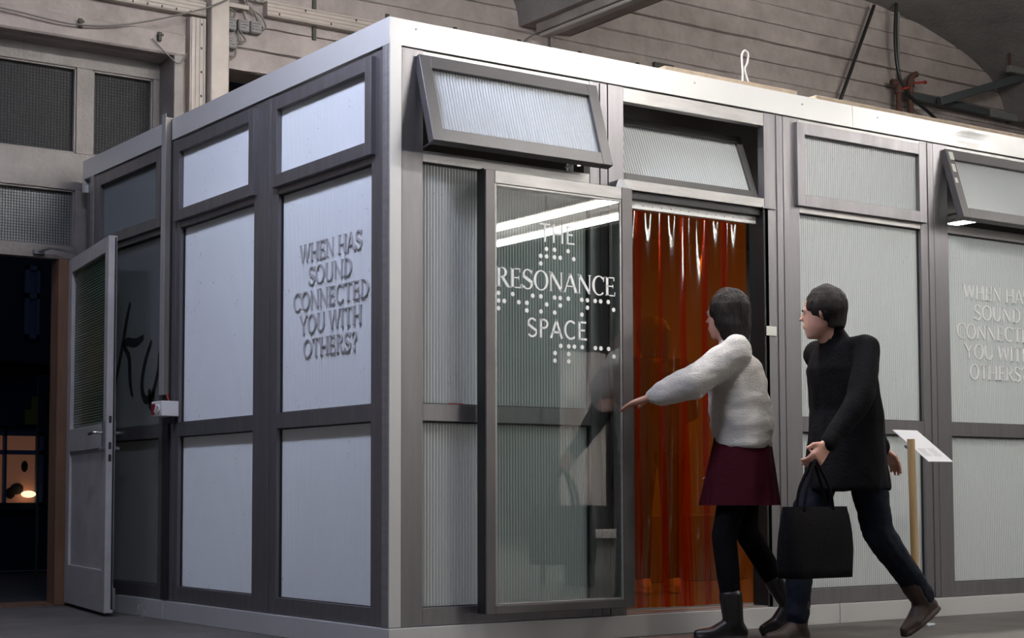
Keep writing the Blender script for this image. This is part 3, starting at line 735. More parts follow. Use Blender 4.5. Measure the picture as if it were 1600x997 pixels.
# ---------------------------------------------------------------- hall lights
n_ = 0
LBL = ['lit ceiling tube light in front of the booth, over the doorway side', 'lit ceiling tube light in front of the booth, towards the right', 'nearer of the two lit tube rows mirrored in the sliding door', 'farther of the two lit tube rows mirrored in the sliding door',
       'lit cool ceiling tube light left of the booth corner', 'lit cool ceiling tube light over the open door', 'added fill tube light behind the camera, out of view']
for i, (x, y0, y1, W_, c) in enumerate(LIT):
    t = thing('ceiling_tube_light', LBL[i], 'ceiling light', (x, (y0+y1)/2, 4.2), 'lit tube lights under the vaults')
    b = BM(); box(b, (x-.03, y0, 4.185), (x+.03, y1, 4.238), .004); obj('housing', b, M['gray_frame'], t)
    TR = .028 if y0 < -12 else .015
    for q in (-1, 1): tube(b_ := (BM() if q < 0 else b_), [(x+q*TR*1.25, y0+.03, 4.18-TR*1.6), (x+q*TR*1.25, y1-.03, 4.18-TR*1.6)], TR, 10)
    b = b_
    obj('tube', b, emit('fluorescent_tube', c, W_/(math.pi*2*math.pi*TR*(y1-y0)*2)), t)
    if x > 4.5 or x in (.8, -1.4):
        b = BM(); tube(b, [(x, (y0+y1)/2-.6, 4.23), (x, (y0+y1)/2-.6, 5.05)], .006, 6); tube(b, [(x, (y0+y1)/2+.6, 4.23), (x, (y0+y1)/2+.6, 5.05)], .006, 6); obj('hanger', b, M['crack'], t)
for k, (y, x0, x1, W_, c) in enumerate(FILL_X):  # added fill for the back wall, out of view
    t = thing('ceiling_tube_light', ('added unseen tube light brightening the wall above the left half of the booth roof', 'added unseen tube light brightening the wall above the right half of the booth roof')[k], 'ceiling light', ((x0+x1)/2, y, 4.45), 'lit tube lights under the vaults')
    b = BM(); box(b, (x0, y-.03, 4.45), (x1, y+.03, 4.50), .004); obj('housing', b, M['gray_frame'], t)
    b = BM(); tube(b, [(x0+.03, y-.02, 4.42), (x1-.03, y-.02, 4.42)], .015, 10); tube(b, [(x0+.03, y+.02, 4.42), (x1-.03, y+.02, 4.42)], .015, 10)
    obj('tube', b, emit('fluorescent_tube', c, W_/(math.pi*2*math.pi*.015*(x1-x0)*2)), t)
    b = BM()
    for xx in (x0+.4, x1-.4): tube(b, [(xx, y, 4.49), (xx, y, 5.02)], .005, 6)
    obj('hanger', b, M['crack'], t)
for k, (x0, x1, y, z, W_, c) in enumerate(LIT_P):
    t = thing('pendant_tube_light', ('lit pendant tube hanging low in front of the doorway, above the frame', 'lit pendant tube hanging low in front of the right panels, above the frame')[k], 'ceiling light', ((x0+x1)/2, y, z), 'pendant tubes in front of the booth')
    b = BM(); box(b, (x0, y-.03, z+.02), (x1, y+.03, z+.07), .004); obj('housing', b, M['gray_frame'], t)
    b = BM(); tube(b, [(x0+.03, y-.02, z), (x1-.03, y-.02, z)], .015, 10); tube(b, [(x0+.03, y+.02, z), (x1-.03, y+.02, z)], .015, 10)
    obj('tube', b, emit('fluorescent_tube', c, W_/(math.pi*2*math.pi*.015*(x1-x0)*2)), t)
    b = BM()
    for xx in (x0+.3, x1-.3): tube(b, [(xx, y, z+.06), (xx, y, 5.0)], .004, 6)
    obj('hanger', b, M['crack'], t)
# the unlit batten under the beam above the booth
t = thing('unlit_ceiling_batten', 'unlit grey tube batten fixed under the concrete beam above the booth', 'ceiling light', (3.52, 2.2, 4.2))
b = BM(); box(b, (3.465, .6, 4.165), (3.575, 3.68, 4.238), .005); obj('housing', b, M['gray_frame'], t)
b = BM(); box(b, (3.48, .62, 4.135), (3.56, 3.66, 4.163), .008); obj('diffuser', b, M['tube_off'], t)
b = BM(); tube(b, smooth_pts([(3.52, 3.66, 4.19), (3.50, 3.74, 4.18), (3.42, 3.79, 4.10), (3.42, 3.80, 3.9)], 5), .008, 6); obj('cable', b, M['cable'], t)
b = BM(); box(b, (3.56, 3.62, 3.95), (3.575, 3.66, 4.17), .002); obj('bracket', b, M['cable'], t)

# ---------------------------------------------------------------- things on the wall
ORD = ('first', 'second', 'third', 'fourth', 'fifth', 'sixth', 'seventh', 'eighth', 'ninth', 'tenth', 'eleventh', 'twelfth', 'thirteenth')
for i, x in enumerate((1.65, 2.24, 2.82, 3.40, 3.98, 4.56, 5.07, 5.60, 6.12, 6.62, 7.12, 7.62, 8.15)):
    b = BM(); box(b, (x-.014, YW-.022, 3.85), (x+.014, YW-.002, 4.135), .002)
    one('wall_strap', b, M['crack'], '%s short dark iron strap from the left on the concrete wall above the booth roof' % ORD[i], 'iron strap', 'iron straps in a row on the wall', loc=(x, YW, 3.85))
b = BM(); box(b, (4.72, YW-.03, 4.02), (4.93, YW-.002, 4.165), .004); one('wall_plate', b, M['crack'], 'square dark greenish metal plate on the wall above the booth roof', 'plate')
# cable channels
def channel(name, a, b_, label, cat, slots, vertical=False):
    t = thing(name, label, cat, ((a[0]+b_[0])/2, YW-.05, (a[1]+b_[1])/2)); 
    b = BM(); box(b, (a[0], YW-.07, a[1]), (b_[0], YW-.002, b_[1]), .004); obj('body', b, M['cream'], t)
    for k in range(4):
        b = BM(); q = (k+.5)/4
        if vertical: x = a[0]+(b_[0]-a[0])*q; box(b, (x-.004, YW-.076, a[1]), (x+.004, YW-.070, b_[1]), .001)
        else: zz = a[1]+(b_[1]-a[1])*q; box(b, (a[0], YW-.076, zz-.004), (b_[0], YW-.070, zz+.004), .001)
        obj('rib', b, M['cream'], t)
    b = BM()
    for (x, zz) in slots: box(b, (x-.006, YW-.0765, zz-.008), (x+.006, YW-.0755, zz+.008))
    obj('slots', b, M['seal'], t)['kind'] = 'stuff'
    return t
channel('wall_cable_duct', (-2.5, 3.86), (.815, 3.96), 'pale slotted cable duct running level above the wired windows', 'cable duct', [(.1*k, 3.875) for k in range(-6, 8)])
channel('wall_cable_duct', (.70, 2.9), (.815, 3.845), 'pale slotted cable duct running upright beside the square post', 'cable duct', [(.78, 3.0+.16*k) for k in range(6)], True)
channel('wall_cable_duct', (1.26, 3.945), (2.62, 4.05), 'pale slotted cable duct running level right of the grey junction boxes', 'cable duct', [(1.35+.2*k, 3.965+.06*(k % 2)) for k in range(7)])
b = BM(); box(b, (.825, YW-.13, 2.8), (.955, YW-.002, 4.56), .006); one('steel_post', b, M['cream'], 'cream square post against the wall behind the booth', 'post')
b = BM(); box(b, (.955, YW-.08, 3.955), (1.12, YW-.03, 3.985), .002); one('wall_bracket', b, M['cream'], 'short cream bracket arm behind the junction boxes', 'bracket')
jb = [(1.00, 3.85, 'grey junction box with pen marks, left of the upper three'), (1.098, 3.852, 'grey junction box with pen marks, middle of the upper three'), (1.188, 3.855, 'grey junction box with pen marks, right of the upper three'), (1.008, 3.725, 'grey junction box hanging alone below the upper three')]
for (x, zz, lb) in jb:
    t = thing('junction_box', lb, 'junction box', (x, YW-.03, zz), 'junction boxes beside the post')
    b = BM(); box(b, (x-.041, YW-.06, zz-.043), (x+.041, YW-.002, zz+.043), .008); obj('box', b, M['box_grey'], t)
    b = BM()
    for r_ in range(3):
        xx = x-.03
        for k in range(random.randint(3, 5)):
            w_ = random.uniform(.005, .012); box(b, (xx, YW-.0612, zz+.02-r_*.02), (xx+w_, YW-.0603, zz+.023-r_*.02+random.uniform(0, .004))); xx += w_+.003
    obj('pen_marks', b, M['ink'], t)['kind'] = 'stuff'
def cable(name, pts, r, m_, label, group=None, cat='cable'):
    b = BM(); tube(b, smooth_pts(pts, 8), r, 6); return one(name, b, M[m_], label, cat, group, True)
Yc = YW-.05
LOOPS = ('grey cable bowing over the left upper junction box to the post', 'grey cable rising from the middle upper junction box to the post top', 'grey cable slanting up left from the right upper junction box', 'grey cable looping out right of the upper junction boxes',
         'short grey cable dropping from the left upper box to the lower box', 'grey cable making a small hook right of the lower junction box', 'grey cable looping under the lower junction box back to the post', 'grey cable swag above the boxes towards the level duct', 'topmost grey cable swag above the boxes')
for k, pts in enumerate(([(1.02, 3.89), (1.03, 3.93), (.99, 3.95), (.96, 3.94)], [(1.11, 3.895), (1.09, 3.97), (1.12, 4.03), (1.05, 4.10), (.97, 4.16)], [(1.20, 3.895), (1.17, 3.96), (1.10, 4.02), (1.02, 4.12)],
                         [(1.22, 3.84), (1.26, 3.87), (1.22, 3.94), (1.14, 3.98), (1.09, 4.05), (1.12, 4.15)], [(1.05, 3.81), (1.06, 3.77), (1.06, 3.74)], [(1.07, 3.81), (1.11, 3.75), (1.06, 3.74)], [(1.04, 3.69), (1.03, 3.63), (.97, 3.63)],
                         [(1.12, 4.10), (1.20, 4.03), (1.28, 4.10), (1.30, 4.2)], [(1.10, 4.14), (1.22, 4.08), (1.32, 4.14), (1.30, 4.25)])):
    cable('cable_loop', [(x, Yc, zz) for x, zz in pts], .007, 'cable', LOOPS[k], 'cable loops at the junction boxes')
cable('slack_cable', [(-1.2, YW-.14, 3.70), (-.5, YW-.14, 3.66), (-.1, YW-.14, 3.64), (.25, YW-.14, 3.70), (.75, YW-.16, 3.88), (1.0, YW-.16, 4.02), (1.15, YW-.08, 4.10)], .006, 'cable', 'slack grey cable strung across the beam above the wired windows')
cable('slack_cable', [(.42, YW-.115, 3.64), (.52, YW-.12, 3.55), (.60, YW-.13, 3.50), (.66, YW-.12, 3.58)], .004, 'cable', 'short thin cable drooping from the clip to the window jamb')
for x, zz, lb in ((-.06, 3.66, 'dark cable clip on the beam above the mullion'), (.47, 3.66, 'dark cable clip on the beam near the window jamb')):
    b = BM(); box(b, (x-.012, YW-.125, zz-.03), (x+.012, YW-.101, zz+.03), .003); tube(b, [(x-.02, YW-.125, zz+.01), (x+.02, YW-.125, zz+.01)], .008, 6)
    one('cable_clip', b, M['crack'], lb, 'clip')
cable('black_rod', [(6.76, YW-.1, 4.10), (7.22, YW-.1, 5.04)], .017, 'black_cable', 'straight black cable slanting up from the booth roof', None)
cable('hanging_cable', [(7.48, YW-.15, 5.3), (7.43, YW-.15, 4.8), (7.47, YW-.15, 4.45), (7.61, YW-.15, 4.27), (7.90, YW-.15, 4.13), (8.1, YW-.15, 4.0)], .017, 'black_cable', 'curved dark cable hanging in front of the rusty valves')
cable('thin_conduit', [(7.62, YW-.03, 5.3), (7.60, YW-.03, 4.2)], .012, 'strut_pale', 'thin grey conduit running straight down the wall to the valves', cat='conduit')
def pipe(x, z0, pts, label, side):
    t = thing('valve_pipe', label, 'valve pipe', (x, YW-.12, z0), 'rusty valve pipes on the wall')
    b = BM(); tube(b, smooth_pts(pts, 4), .028, 10); obj('pipe', b, M['rust'], t, smooth=True)
    b = BM(); tube(b, [(x, YW-.12, z0+.28), (x, YW-.12, z0+.34)], .037, 12); obj('valve_body', b, M['rust'], t)
    b = BM(); tube(b, [(x, YW-.15, z0+.31), (x+side*.13, YW-.17, z0+.33)], .010, 8); tube(b, [(x+side*.13, YW-.17, z0+.33), (x+side*.15, YW-.17, z0+.335)], .016, 8); obj('handle', b, M['valve_red'], t)
pipe(7.50, 4.0, [(7.50, YW-.12, 3.9), (7.50, YW-.12, 4.25), (7.50, YW-.12, 4.36), (7.41, YW-.12, 4.37)], 'left rusty pipe stub with red valve handle above the booth roof', .5)
pipe(7.655, 4.08, [(7.655, YW-.12, 3.9), (7.655, YW-.12, 4.3), (7.66, YW-.12, 4.44), (7.74, YW-.12, 4.49)], 'right rusty elbow pipe with long red valve handle above the booth roof', 1)
def bar(name, a, b_, th, m_, label, cat='steel rail'):
    b = BM(); A_, B_ = Vector(a), Vector(b_); d = (B_-A_)
    boxc(b, (A_+B_)/2, (d.length/2, th, th*1.2), d.to_track_quat('X', 'Z').to_matrix(), .004); return one(name, b, M[m_], label, cat)
bar('steel_strut', (7.95, YW-.2, 4.25), (8.97, YW-.35, 4.60), .030, 'strut', 'dark steel strut slanting up from the wall rail at the right')
bar('wall_rail', (7.62, YW-.1, 4.285), (8.75, YW-.1, 4.275), .028, 'strut', 'dark level rail on the wall beside the valves')
bar('wall_rail', (8.76, YW-.1, 4.27), (10.4, YW-.1, 4.27), .028, 'strut_pale', 'pale level rail on the wall at the far right')
bar('hanging_rail', (8.68, YW-.4, 4.62), (10.2, YW-.4, 4.615), .026, 'strut_pale', 'pale steel rail hanging from the ceiling rod at top right')
cable('ceiling_rod', [(8.70, YW-.4, 4.62), (8.72, YW-.4, 5.4)], .013, 'rust', 'thin straight rod hanging from the vault at top right', cat='rod')
# white looped cord on the booth roof
b = BM(); tube(b, smooth_pts([(2.375, .28, 2.82), (2.385, .28, 2.95), (2.38, .28, 3.05), (2.40, .28, 3.085), (2.425, .28, 3.07), (2.42, .28, 3.02), (2.40, .28, 2.98), (2.43, .28, 2.90), (2.465, .28, 2.82)], 6), .006, 6)
one('looped_cord', b, M['white_plastic'], 'white looped cord standing up from the booth roof', 'cord', smooth=True)

# ---------------------------------------------------------------- info stand
st = thing('info_stand', 'wooden pole stand with tilted white info card in front of the right panels', 'info stand', (2.954, -.365, 0))
b = BM(); tube(b, [(2.954, -.365, .12), (2.938, -.365, .967)], .020, 16); obj('pole', b, M['pole'], st, smooth=False)
b = BM(); tube(b, [(2.955, -.365, .0), (2.954, -.365, .13)], .025, 16); obj('bracket', b, M['blue_steel'], st)
b = BM(); boxc(b, (2.99, -.375, .006), (.045, .05, .006), Matrix.Rotation(.3, 3, 'Z'), .003); obj('floor_plate', b, M['glue'], st)
A_ = Vector((2.972, -.212, 1.022)); B_ = Vector((2.972, -.452, .850)); ax = Vector((.19, 0, 0)); dv = B_-A_; nv = ax.cross(dv).normalized()
if nv.z < 0: nv = -nv
def card(u0, u1, v0, v1, h0, h1):
    b = BM(); vs = []
    for h in (h0, h1):
        for (u, v) in ((u0, v0), (u1, v0), (u1, v1), (u0, v1)): vs.append(b.verts.new(A_+ax*u+dv*v+nv*h))
    for q in ((0,1,2,3),(7,6,5,4),(0,4,5,1),(1,5,6,2),(2,6,7,3),(3,7,4,0)): b.faces.new([vs[i] for i in q])
    return b
obj('card', card(0, 1, 0, 1, -.004, 0), M['sign'], st)
b = BM()
for i in range(9):
    for (u0, u1) in ((.1, .44), (.50, .84)):
        t = card(u0, u1-random.uniform(0, .06), .60+i*.028, .612+i*.028, 0, .0003); join(b, t)
obj('text_lines', b, M['print'], st)['kind'] = 'stuff'
b = BM(); tube(b, [A_+dv*.35+Vector((.0, 0, -.03)), A_+dv*.6+Vector((-.02, -.0, -.01))], .008, 6); obj('mount', b, M['blue_steel'], st)

# ---------------------------------------------------------------- hall behind the camera, seen mirrored in the sliding door
def sheet(x0, x1, y, z0, z1, label, group):
    b = BM(); n = 10; prev = None
    for i in range(n+1):
        x = x0+(x1-x0)*i/n; yy = y+.03*math.sin(i*1.1)
        cur = (b.verts.new((x, yy, z0)), b.verts.new((x, yy, z1)), b.verts.new((x, yy-.004, z0)), b.verts.new((x, yy-.004, z1)))
        if prev: b.faces.new((prev[0], cur[0], cur[1], prev[1])); b.faces.new((prev[3], cur[3], cur[2], prev[2]))
        prev = cur
    return one('paper_sheet', b, M['paper'], label, 'paper sheet', group)
sheet(4.00, 4.48, -4.30, .60, 1.82, 'broad pale paper sheet hanging in the hall, mirrored in the sliding door', 'paper sheets behind the camera')
sheet(4.06, 4.26, -4.12, .68, 1.58, 'narrow pinkish paper sheet hanging in the hall, mirrored in the sliding door', 'paper sheets behind the camera')
t = thing('sheet_rack', 'dark rack carrying the paper sheets in the hall', 'rack', (4.3, -4.4, 0))
for x in (3.9, 4.75):
    b = BM(); box(b, (x-.015, -4.42, 0), (x+.015, -4.38, 1.9), .003); obj('post', b, M['crack'], t)
b = BM(); box(b, (3.88, -4.42, 1.86), (4.77, -4.38, 1.9), .003); obj('crossbar', b, M['crack'], t)
t = thing('low_bench', 'low bench with pale top in the hall, mirrored in the sliding door', 'bench', (4.2, -4.0, 0))
b = BM(); box(b, (3.8, -4.05, .36), (4.75, -3.7, .42), .005); obj('seat', b, M['paper'], t)
for x in (3.86, 4.68):
    b = BM(); box(b, (x-.03, -4.03, 0), (x+.03, -3.72, .36), .005); obj('leg', b, M['crack'], t)

# ---------------------------------------------------------------- outside, through the open door
YE = 9.0
b = BM(); box(b, (-12, YF+.35, -.3), (20, 30, -.02)); g = obj('asphalt_yard', b, M['asphalt']); struct(g)
fa = thing('dark_building', 'dark night building with lit ground floor window, seen through the open door', 'building', (1, YE, 0))
b = BM(); box(b, (-3, YE, 1.30), (4, YE+.3, 7)); obj('upper_wall', b, M['ext_wall'], fa)
b = BM(); box(b, (-3, YE+.02, 0), (4, YE+.3, .60)); obj('lower_wall', b, M['ext_wall'], fa)
b = BM(); box(b, (1.56, YE+.01, .6), (4, YE+.3, 1.3)); obj('pier', b, M['ext_wall'], fa)
wn = sroot_part('window', fa, (1.43, YE, 2.2))
for (x0, x1, z0, z1) in ((1.36, 1.40, 2.17, 2.86), (1.47, 1.50, 2.17, 2.86), (1.36, 1.50, 2.82, 2.86), (1.36, 1.50, 2.55, 2.60), (1.36, 1.50, 2.17, 2.21)):
    b = BM(); box(b, (x0, YE-.03, z0), (x1, YE, z1)); obj('window_frame', b, M['ext_frame'], wn)
b = BM(); box(b, (1.40, YE-.015, 2.2), (1.47, YE-.01, 2.84)); obj('pane', b, M['ext_frame'], wn)
b = BM(); box(b, (-3, YE-.25, 1.93), (4, YE, 1.98)); obj('ledge', b, M['ext_wall'], fa)
b = BM(); box(b, (-3, YE-.06, 1.34), (1.50, YE, 1.90)); sg = obj('shop_board', b, M['navy'], fa)
b = BM(); box(b, (1.36, YE-.08, 1.36), (1.48, YE-.06, 1.50)); box(b, (1.42, YE-.08, 1.50), (1.48, YE-.06, 1.62)); obj('yellow_patch', b, M['yellow'], sg)
lw = sroot_part('lit_window', fa, (.5, YE, .6))
b = BM(); box(b, (-.5, YE+.05, .60), (1.52, YE+.07, 1.30)); obj('pane', b, M['glow'], lw)
for (x0, x1, z0, z1) in ((-.5, 1.56, 1.255, 1.33), (-.5, 1.56, 1.08, 1.12), (-.5, 1.56, .56, .63), (1.50, 1.56, .6, 1.3), (1.19, 1.215, .6, 1.3)):
    b = BM(); box(b, (x0, YE-.02, z0), (x1, YE+.04, z1)); obj('window_frame', b, M['ext_frame'] if z1 > 1 else M['ext_wall'], lw)
b = BM(); bmesh.ops.create_uvsphere(b, u_segments=12, v_segments=8, radius=.055)
for v in b.verts: v.co = Vector((1.42, YE-.03, .71))+Vector((v.co.x*1.3, v.co.y*.4, v.co.z*.6))
one('window_lamp', b, M['lamp'], 'small warm glowing lamp in the lit window outside', 'lamp')
for k, (x, zz) in enumerate(((1.40, .97), (1.27, .72), (1.33, .76))):
    b = BM(); bmesh.ops.create_icosphere(b, subdivisions=2, radius=.055)
    for v in b.verts: v.co = Vector((x, YE+.035, zz))+Vector((v.co.x*(.6+.3*k), v.co.y*.15, v.co.z))
    one('window_plant', b, M['dark'], ('dark round plant in the middle of the lit window outside', 'dark plant left in the lit window outside', 'highest dark plant near the edge of the lit window outside')[k], 'plant', 'plants in the lit window')
b = None
nb = thing('notice_board', 'dark blue notice board with small lettered plates outside the door', 'notice board', (.57, 6, 1.2))
b = BM(); box(b, (.49, 6.0, 1.17), (.66, 6.03, 1.60), .002); obj('board', b, M['navy'], nb)
for x in (.50, .64):
    b = BM(); box(b, (x, 6.03, -.02), (x+.015, 6.05, 1.6)); obj('post', b, M['crack'], nb)
for r_ in range(5):
    for c_ in range(2):
        b = BM(); x0, zz = .502+c_*.076, 1.515-r_*.082; box(b, (x0, 5.99, zz), (x0+.064, 6.0, zz+.068), .002); pl_ = obj('plate', b, M['ext_wall'], nb)
for k, (s_, x) in enumerate((('DAS', .530), ('FA', .524), ('U', .515), ('SO', .524))):
    pass
b = BM(); box(b, (.555, 5.985, 1.40), (.575, 5.99, 1.47)); obj('orange_sticker', b, M['lamp'], nb) if False else b.free()
b = BM(); tube(b, [(.62, 5.6, 0), (.62, 5.6, 1.15)], .022, 10); one('yard_post', b, M['strut'], 'thin dark post standing outside beside the door jamb', 'post')

# ---------------------------------------------------------------- people
def hull_pts(bm, pts):
    t = bmesh.new()
    for p in pts: t.verts.new(p)
    bmesh.ops.convex_hull(t, input=t.verts); 
    for v in [v for v in t.verts if not v.link_faces]: t.verts.remove(v)
    join(bm, t)
def sph(c, r, n=10, sc=(1,1,1)):
    c = Vector(c); out = []
    for i in range(n+1):
        a = math.pi*i/n
        for j in range(2*n):
            p = 2*math.pi*j/(2*n); out.append(c+Vector((r*sc[0]*math.sin(a)*math.cos(p), r*sc[1]*math.sin(a)*math.sin(p), r*sc[2]*math.cos(a))))
    return out
def cap(bm, a, ra, b_, rb): hull_pts(bm, sph(a, ra, 7)+sph(b_, rb, 7))
def remesh(name, bm, voxel, material, parent, smooth=3, relief=None):
    me = bpy.data.meshes.new('tmp'); bm.to_mesh(me); bm.free(); o = bpy.data.objects.new('tmp', me); COL.objects.link(o)
    r = o.modifiers.new('r', 'REMESH'); r.mode = 'VOXEL'; r.voxel_size = voxel; r.use_smooth_shade = True
    s_ = o.modifiers.new('s', 'SMOOTH'); s_.factor = .5; s_.iterations = smooth
    dg = bpy.context.evaluated_depsgraph_get(); dg.update()
    m2 = bpy.data.meshes.new_from_object(o.evaluated_get(dg)); bpy.data.objects.remove(o); bpy.data.meshes.remove(me)
    m2.name = name; off = wloc(parent)
    if relief:
        amp, fr, st = relief
        nr = [v.normal.copy() for v in m2.vertices]
        for v, n_v in zip(m2.vertices, nr):
            p = v.co; q = Vector((p.x*fr, p.y*fr, p.z*fr*st))
            v.co = p + n_v*amp*(mnoise.noise(q)+.5*mnoise.noise(q*2.3))
    for v in m2.vertices: v.co -= off
    m2.materials.clear(); m2.materials.append(material)
    m2.polygons.foreach_set('use_smooth', [True]*len(m2.polygons))
    n = bpy.data.objects.new(name, m2); COL.objects.link(n); n.parent = parent
    return n
def ell(c, f, s, rf, rs, n=16):
    c = Vector(c); return [c+f*rf*math.cos(2*math.pi*k/n)+s*rs*math.sin(2*math.pi*k/n) for k in range(n)]
class Fig:
    def __init__(self, base, heading, J):
        self.o = Vector(base); self.f = Vector((math.cos(heading), math.sin(heading), 0)); self.s = Vector((-math.sin(heading), math.cos(heading), 0)); self.J = J
    def P(self, p): return self.o + self.f*p[0] + self.s*p[1] + Vector((0, 0, p[2]))
    def j(self, k): return self.P(self.J[k])
def hand(bm, F, w_, e, palm_dir, curl=.5):
    """palm with four unequal fingers and a thumb, continuing the forearm e->w_"""
    d = (w_-e).normalized(); n = (palm_dir - d*palm_dir.dot(d)).normalized(); s_ = d.cross(n)
    pc = w_+d*.045
    hull_pts(bm, [q for k in (-1, 1) for q in sph(w_+s_*k*.014, .017, 5)]+[q for k in (-1, 1) for q in sph(w_+d*.085+s_*k*.027, .013, 5)])
    for i, (off, ln) in enumerate(((-.032, .066), (-.011, .076), (.011, .072), (.031, .056))):
        p = w_+d*.085+s_*off; a = 0; seg = ln/3; q = p; r = .0095
        for k in range(3):
            a += curl*(.55 if k else .35); dd = d*math.cos(a)+n*math.sin(a); q2 = q+dd*seg; cap(bm, q, r, q2, r-.0008); q = q2; r -= .0008
    p = w_+d*.02-s_*.022; q = p-s_*.030+d*.028+n*.008; cap(bm, p, .013, q, .0105); cap(bm, q, .0105, q+d*.030-s_*.006+n*.012, .009)
def head(bm, F, hc, fdir, r=.095):
    up = Vector((0, 0, 1)); sd = up.cross(fdir).normalized()
    def H(a, b_, c): return hc+fdir*a+sd*b_+up*c
    # cranium + jaw
    pts = []
    for (a, c, rf, rs) in ((-.012, .10, .045, .04), (-.01, .085, .075, .062), (-.008, .05, .094, .074), (-.005, .01, .097, .076), (.0, -.03, .090, .070), (.018, -.07, .070, .058), (.035, -.105, .045, .038), (.045, -.118, .028, .026)):
        pts += ell(H(a, 0, c), fdir, sd, rf, rs)
    hull_pts(bm, pts)
    hull_pts(bm, [H(.088, 0, .015), H(.085, .012, -.03), H(.085, -.012, -.03), H(.115, 0, -.028), H(.112, .008, -.034), H(.112, -.008, -.034), H(.08, .008, .02), H(.08, -.008, .02)])  # nose
    hull_pts(bm, [q for k in (-1, 1) for q in sph(H(.088, k*.016, -.062), .008, 4)])     # lips
    for k in (-1, 1):
        hull_pts(bm, sph(H(.082, k*.030, .012), .011, 5)); hull_pts(bm, sph(H(-.002, k*.078, -.005), .02, 5, (1, .35, 1.5)))
def person(name, label, F, hair_fn, shoe, body_mat='skin', voxel=.0075, fdir=None, grips=None):
    r = thing(name, label, 'person', tuple(F.o)); J = F.j; b = BM()
    pel, che, nk, hd = J('pelvis'), J('chest'), J('neck'), J('head')
    f, s_ = F.f, F.s
    hull_pts(b, ell(pel-Vector((0, 0, .06)), f, s_, .09, .145)+ell(pel+Vector((0, 0, .05)), f, s_, .095, .15)+ell((pel+che)/2, f, s_, .085, .125))
    hull_pts(b, ell((pel+che)/2, f, s_, .085, .125)+ell(che, f, s_, .105, .16)+ell(che+(nk-che)*.6, f, s_, .08, .155))
    cap(b, nk-Vector((0, 0, .05)), .058, hd-Vector((0, 0, .05)), .050)
    for k in 'lr':
        cap(b, J('sh'+k), .055, J('el'+k), .038); cap(b, J('el'+k), .038, J('wr'+k), .024); cap(b, nk-Vector((0, 0, .06)), .055, J('sh'+k), .055)
        cap(b, J('hip'+k), .085, J('kn'+k), .052); cap(b, J('kn'+k), .054, (J('kn'+k)*.55+J('an'+k)*.45), .050); cap(b, (J('kn'+k)*.55+J('an'+k)*.45), .050, J('an'+k), .034); cap(b, J('an'+k), .033, J('an'+k)*.62+J('toe'+k)*.38+(J('an'+k)-J('kn'+k)).normalized()*.012, .018)
        hand(b, F, J('wr'+k), J('el'+k), (grips or {}).get(k, F.f if k == 'l' else F.f), (grips or {}).get(k+'c', .5))
    head(b, F, hd, fdir or F.f)
    body = remesh('body', b, voxel, M[body_mat], r, 2)
    b = BM()
    fd = fdir or F.f; sd = Vector((0, 0, 1)).cross(fd)
    for k in (-1, 1): hull_pts(b, sph(hd+fd*.089+sd*k*.030+Vector((0, 0, .012)), .007, 5))
    obj('eyes', b, M['seal'], r, smooth=True)
    b = BM(); hair_fn(b, hd, fd, sd); remesh('hair', b, .006, M['hair'], r, 2, relief=(.007, 28, .35))
    for k in 'lr':
        b = BM(); shoe_mesh(b, J('an'+k), J('toe'+k), shoe[1], J('kn'+k)); remesh('shoe', b, .006, M[shoe[0]], r, 2)
    return r
def shoe_mesh(b, an, toe, hi, kn):
    """foot in its own frame: shin direction up, sole under ankle, heel and toe"""
    shin = (kn-an).normalized(); dn = (toe-an); dn = (dn - shin*dn.dot(shin)*.35); 
    fw = (toe-an).normalized(); sd = fw.cross(shin).normalized()
    # sole direction: from under the heel to the toe
    sole_f = (toe - (an-shin*.045)).normalized(); up = sd.cross(sole_f).normalized()
    if up.dot(shin) < 0: up = -up
    base = an-up*.052
    heel = base-sole_f*.040
    ball = base+sole_f*.095; tip = base+sole_f*.165
    hull_pts(b, sph(an, .042, 6)+sph(heel+up*.006, .031, 6)+sph(base+sole_f*.05+up*.018, .036, 6))
    hull_pts(b, sph(an+sole_f*.01-up*.005, .036, 6)+sph(ball+sd*.012, .030, 6)+sph(ball-sd*.012, .030, 6)+sph(heel+up*.004, .028, 6))
    hull_pts(b, sph(ball+sd*.014, .030, 6)+sph(ball-sd*.014, .030, 6)+sph(tip-up*.004, .024, 6))
    pts = []
    for p, w_ in ((heel-sole_f*.024, .026), (heel, .034), (base+sole_f*.05, .032), (ball, .043), (tip, .032), (tip+sole_f*.022, .018)):
        for k in (-1, 1):
            for zz in (-.014, -.032): pts.append(p+sd*k*w_+up*zz)
    hull_pts(b, pts)
    if hi: cap(b, an, .048, an+shin*hi, .056)

# -- woman reaching for the curtain
W = Fig((1.70, -.42, 0), math.atan2(.62, -.78), dict(
    pelvis=(0, 0, .93), chest=(.03, 0, 1.22), neck=(.04, 0, 1.39), head=(.07, 0, 1.535),
    shl=(.04, .165, 1.345), ell=(.24, .20, 1.20), wrl=(.44, .15, 1.135), shr=(.04, -.165, 1.345), elr=(-.04, -.21, 1.08), wrr=(.08, -.20, .87),
    hipl=(0, .085, .88), knl=(.10, .085, .49), anl=(.06, .085, .085), toel=(.20, .10, .042),
    hipr=(0, -.085, .88), knr=(-.02, -.085, .50), anr=(-.22, -.09, .16), toer=(-.10, -.085, .055)))
def hair_bob(b, hd, fd, sd):
    up = Vector((0, 0, 1))
    hull_pts(b, sph(hd-fd*.018+up*.030, .102, 9, (1, 1, 1)))
    hull_pts(b, ell(hd-fd*.02+up*.05, fd, sd, .098, .104)+ell(hd-fd*.03-up*.05, fd, sd, .082, .102)+ell(hd-fd*.045-up*.125, fd, sd, .055, .078))
wf_ = (Vector((-.35, .93, 0))).normalized()
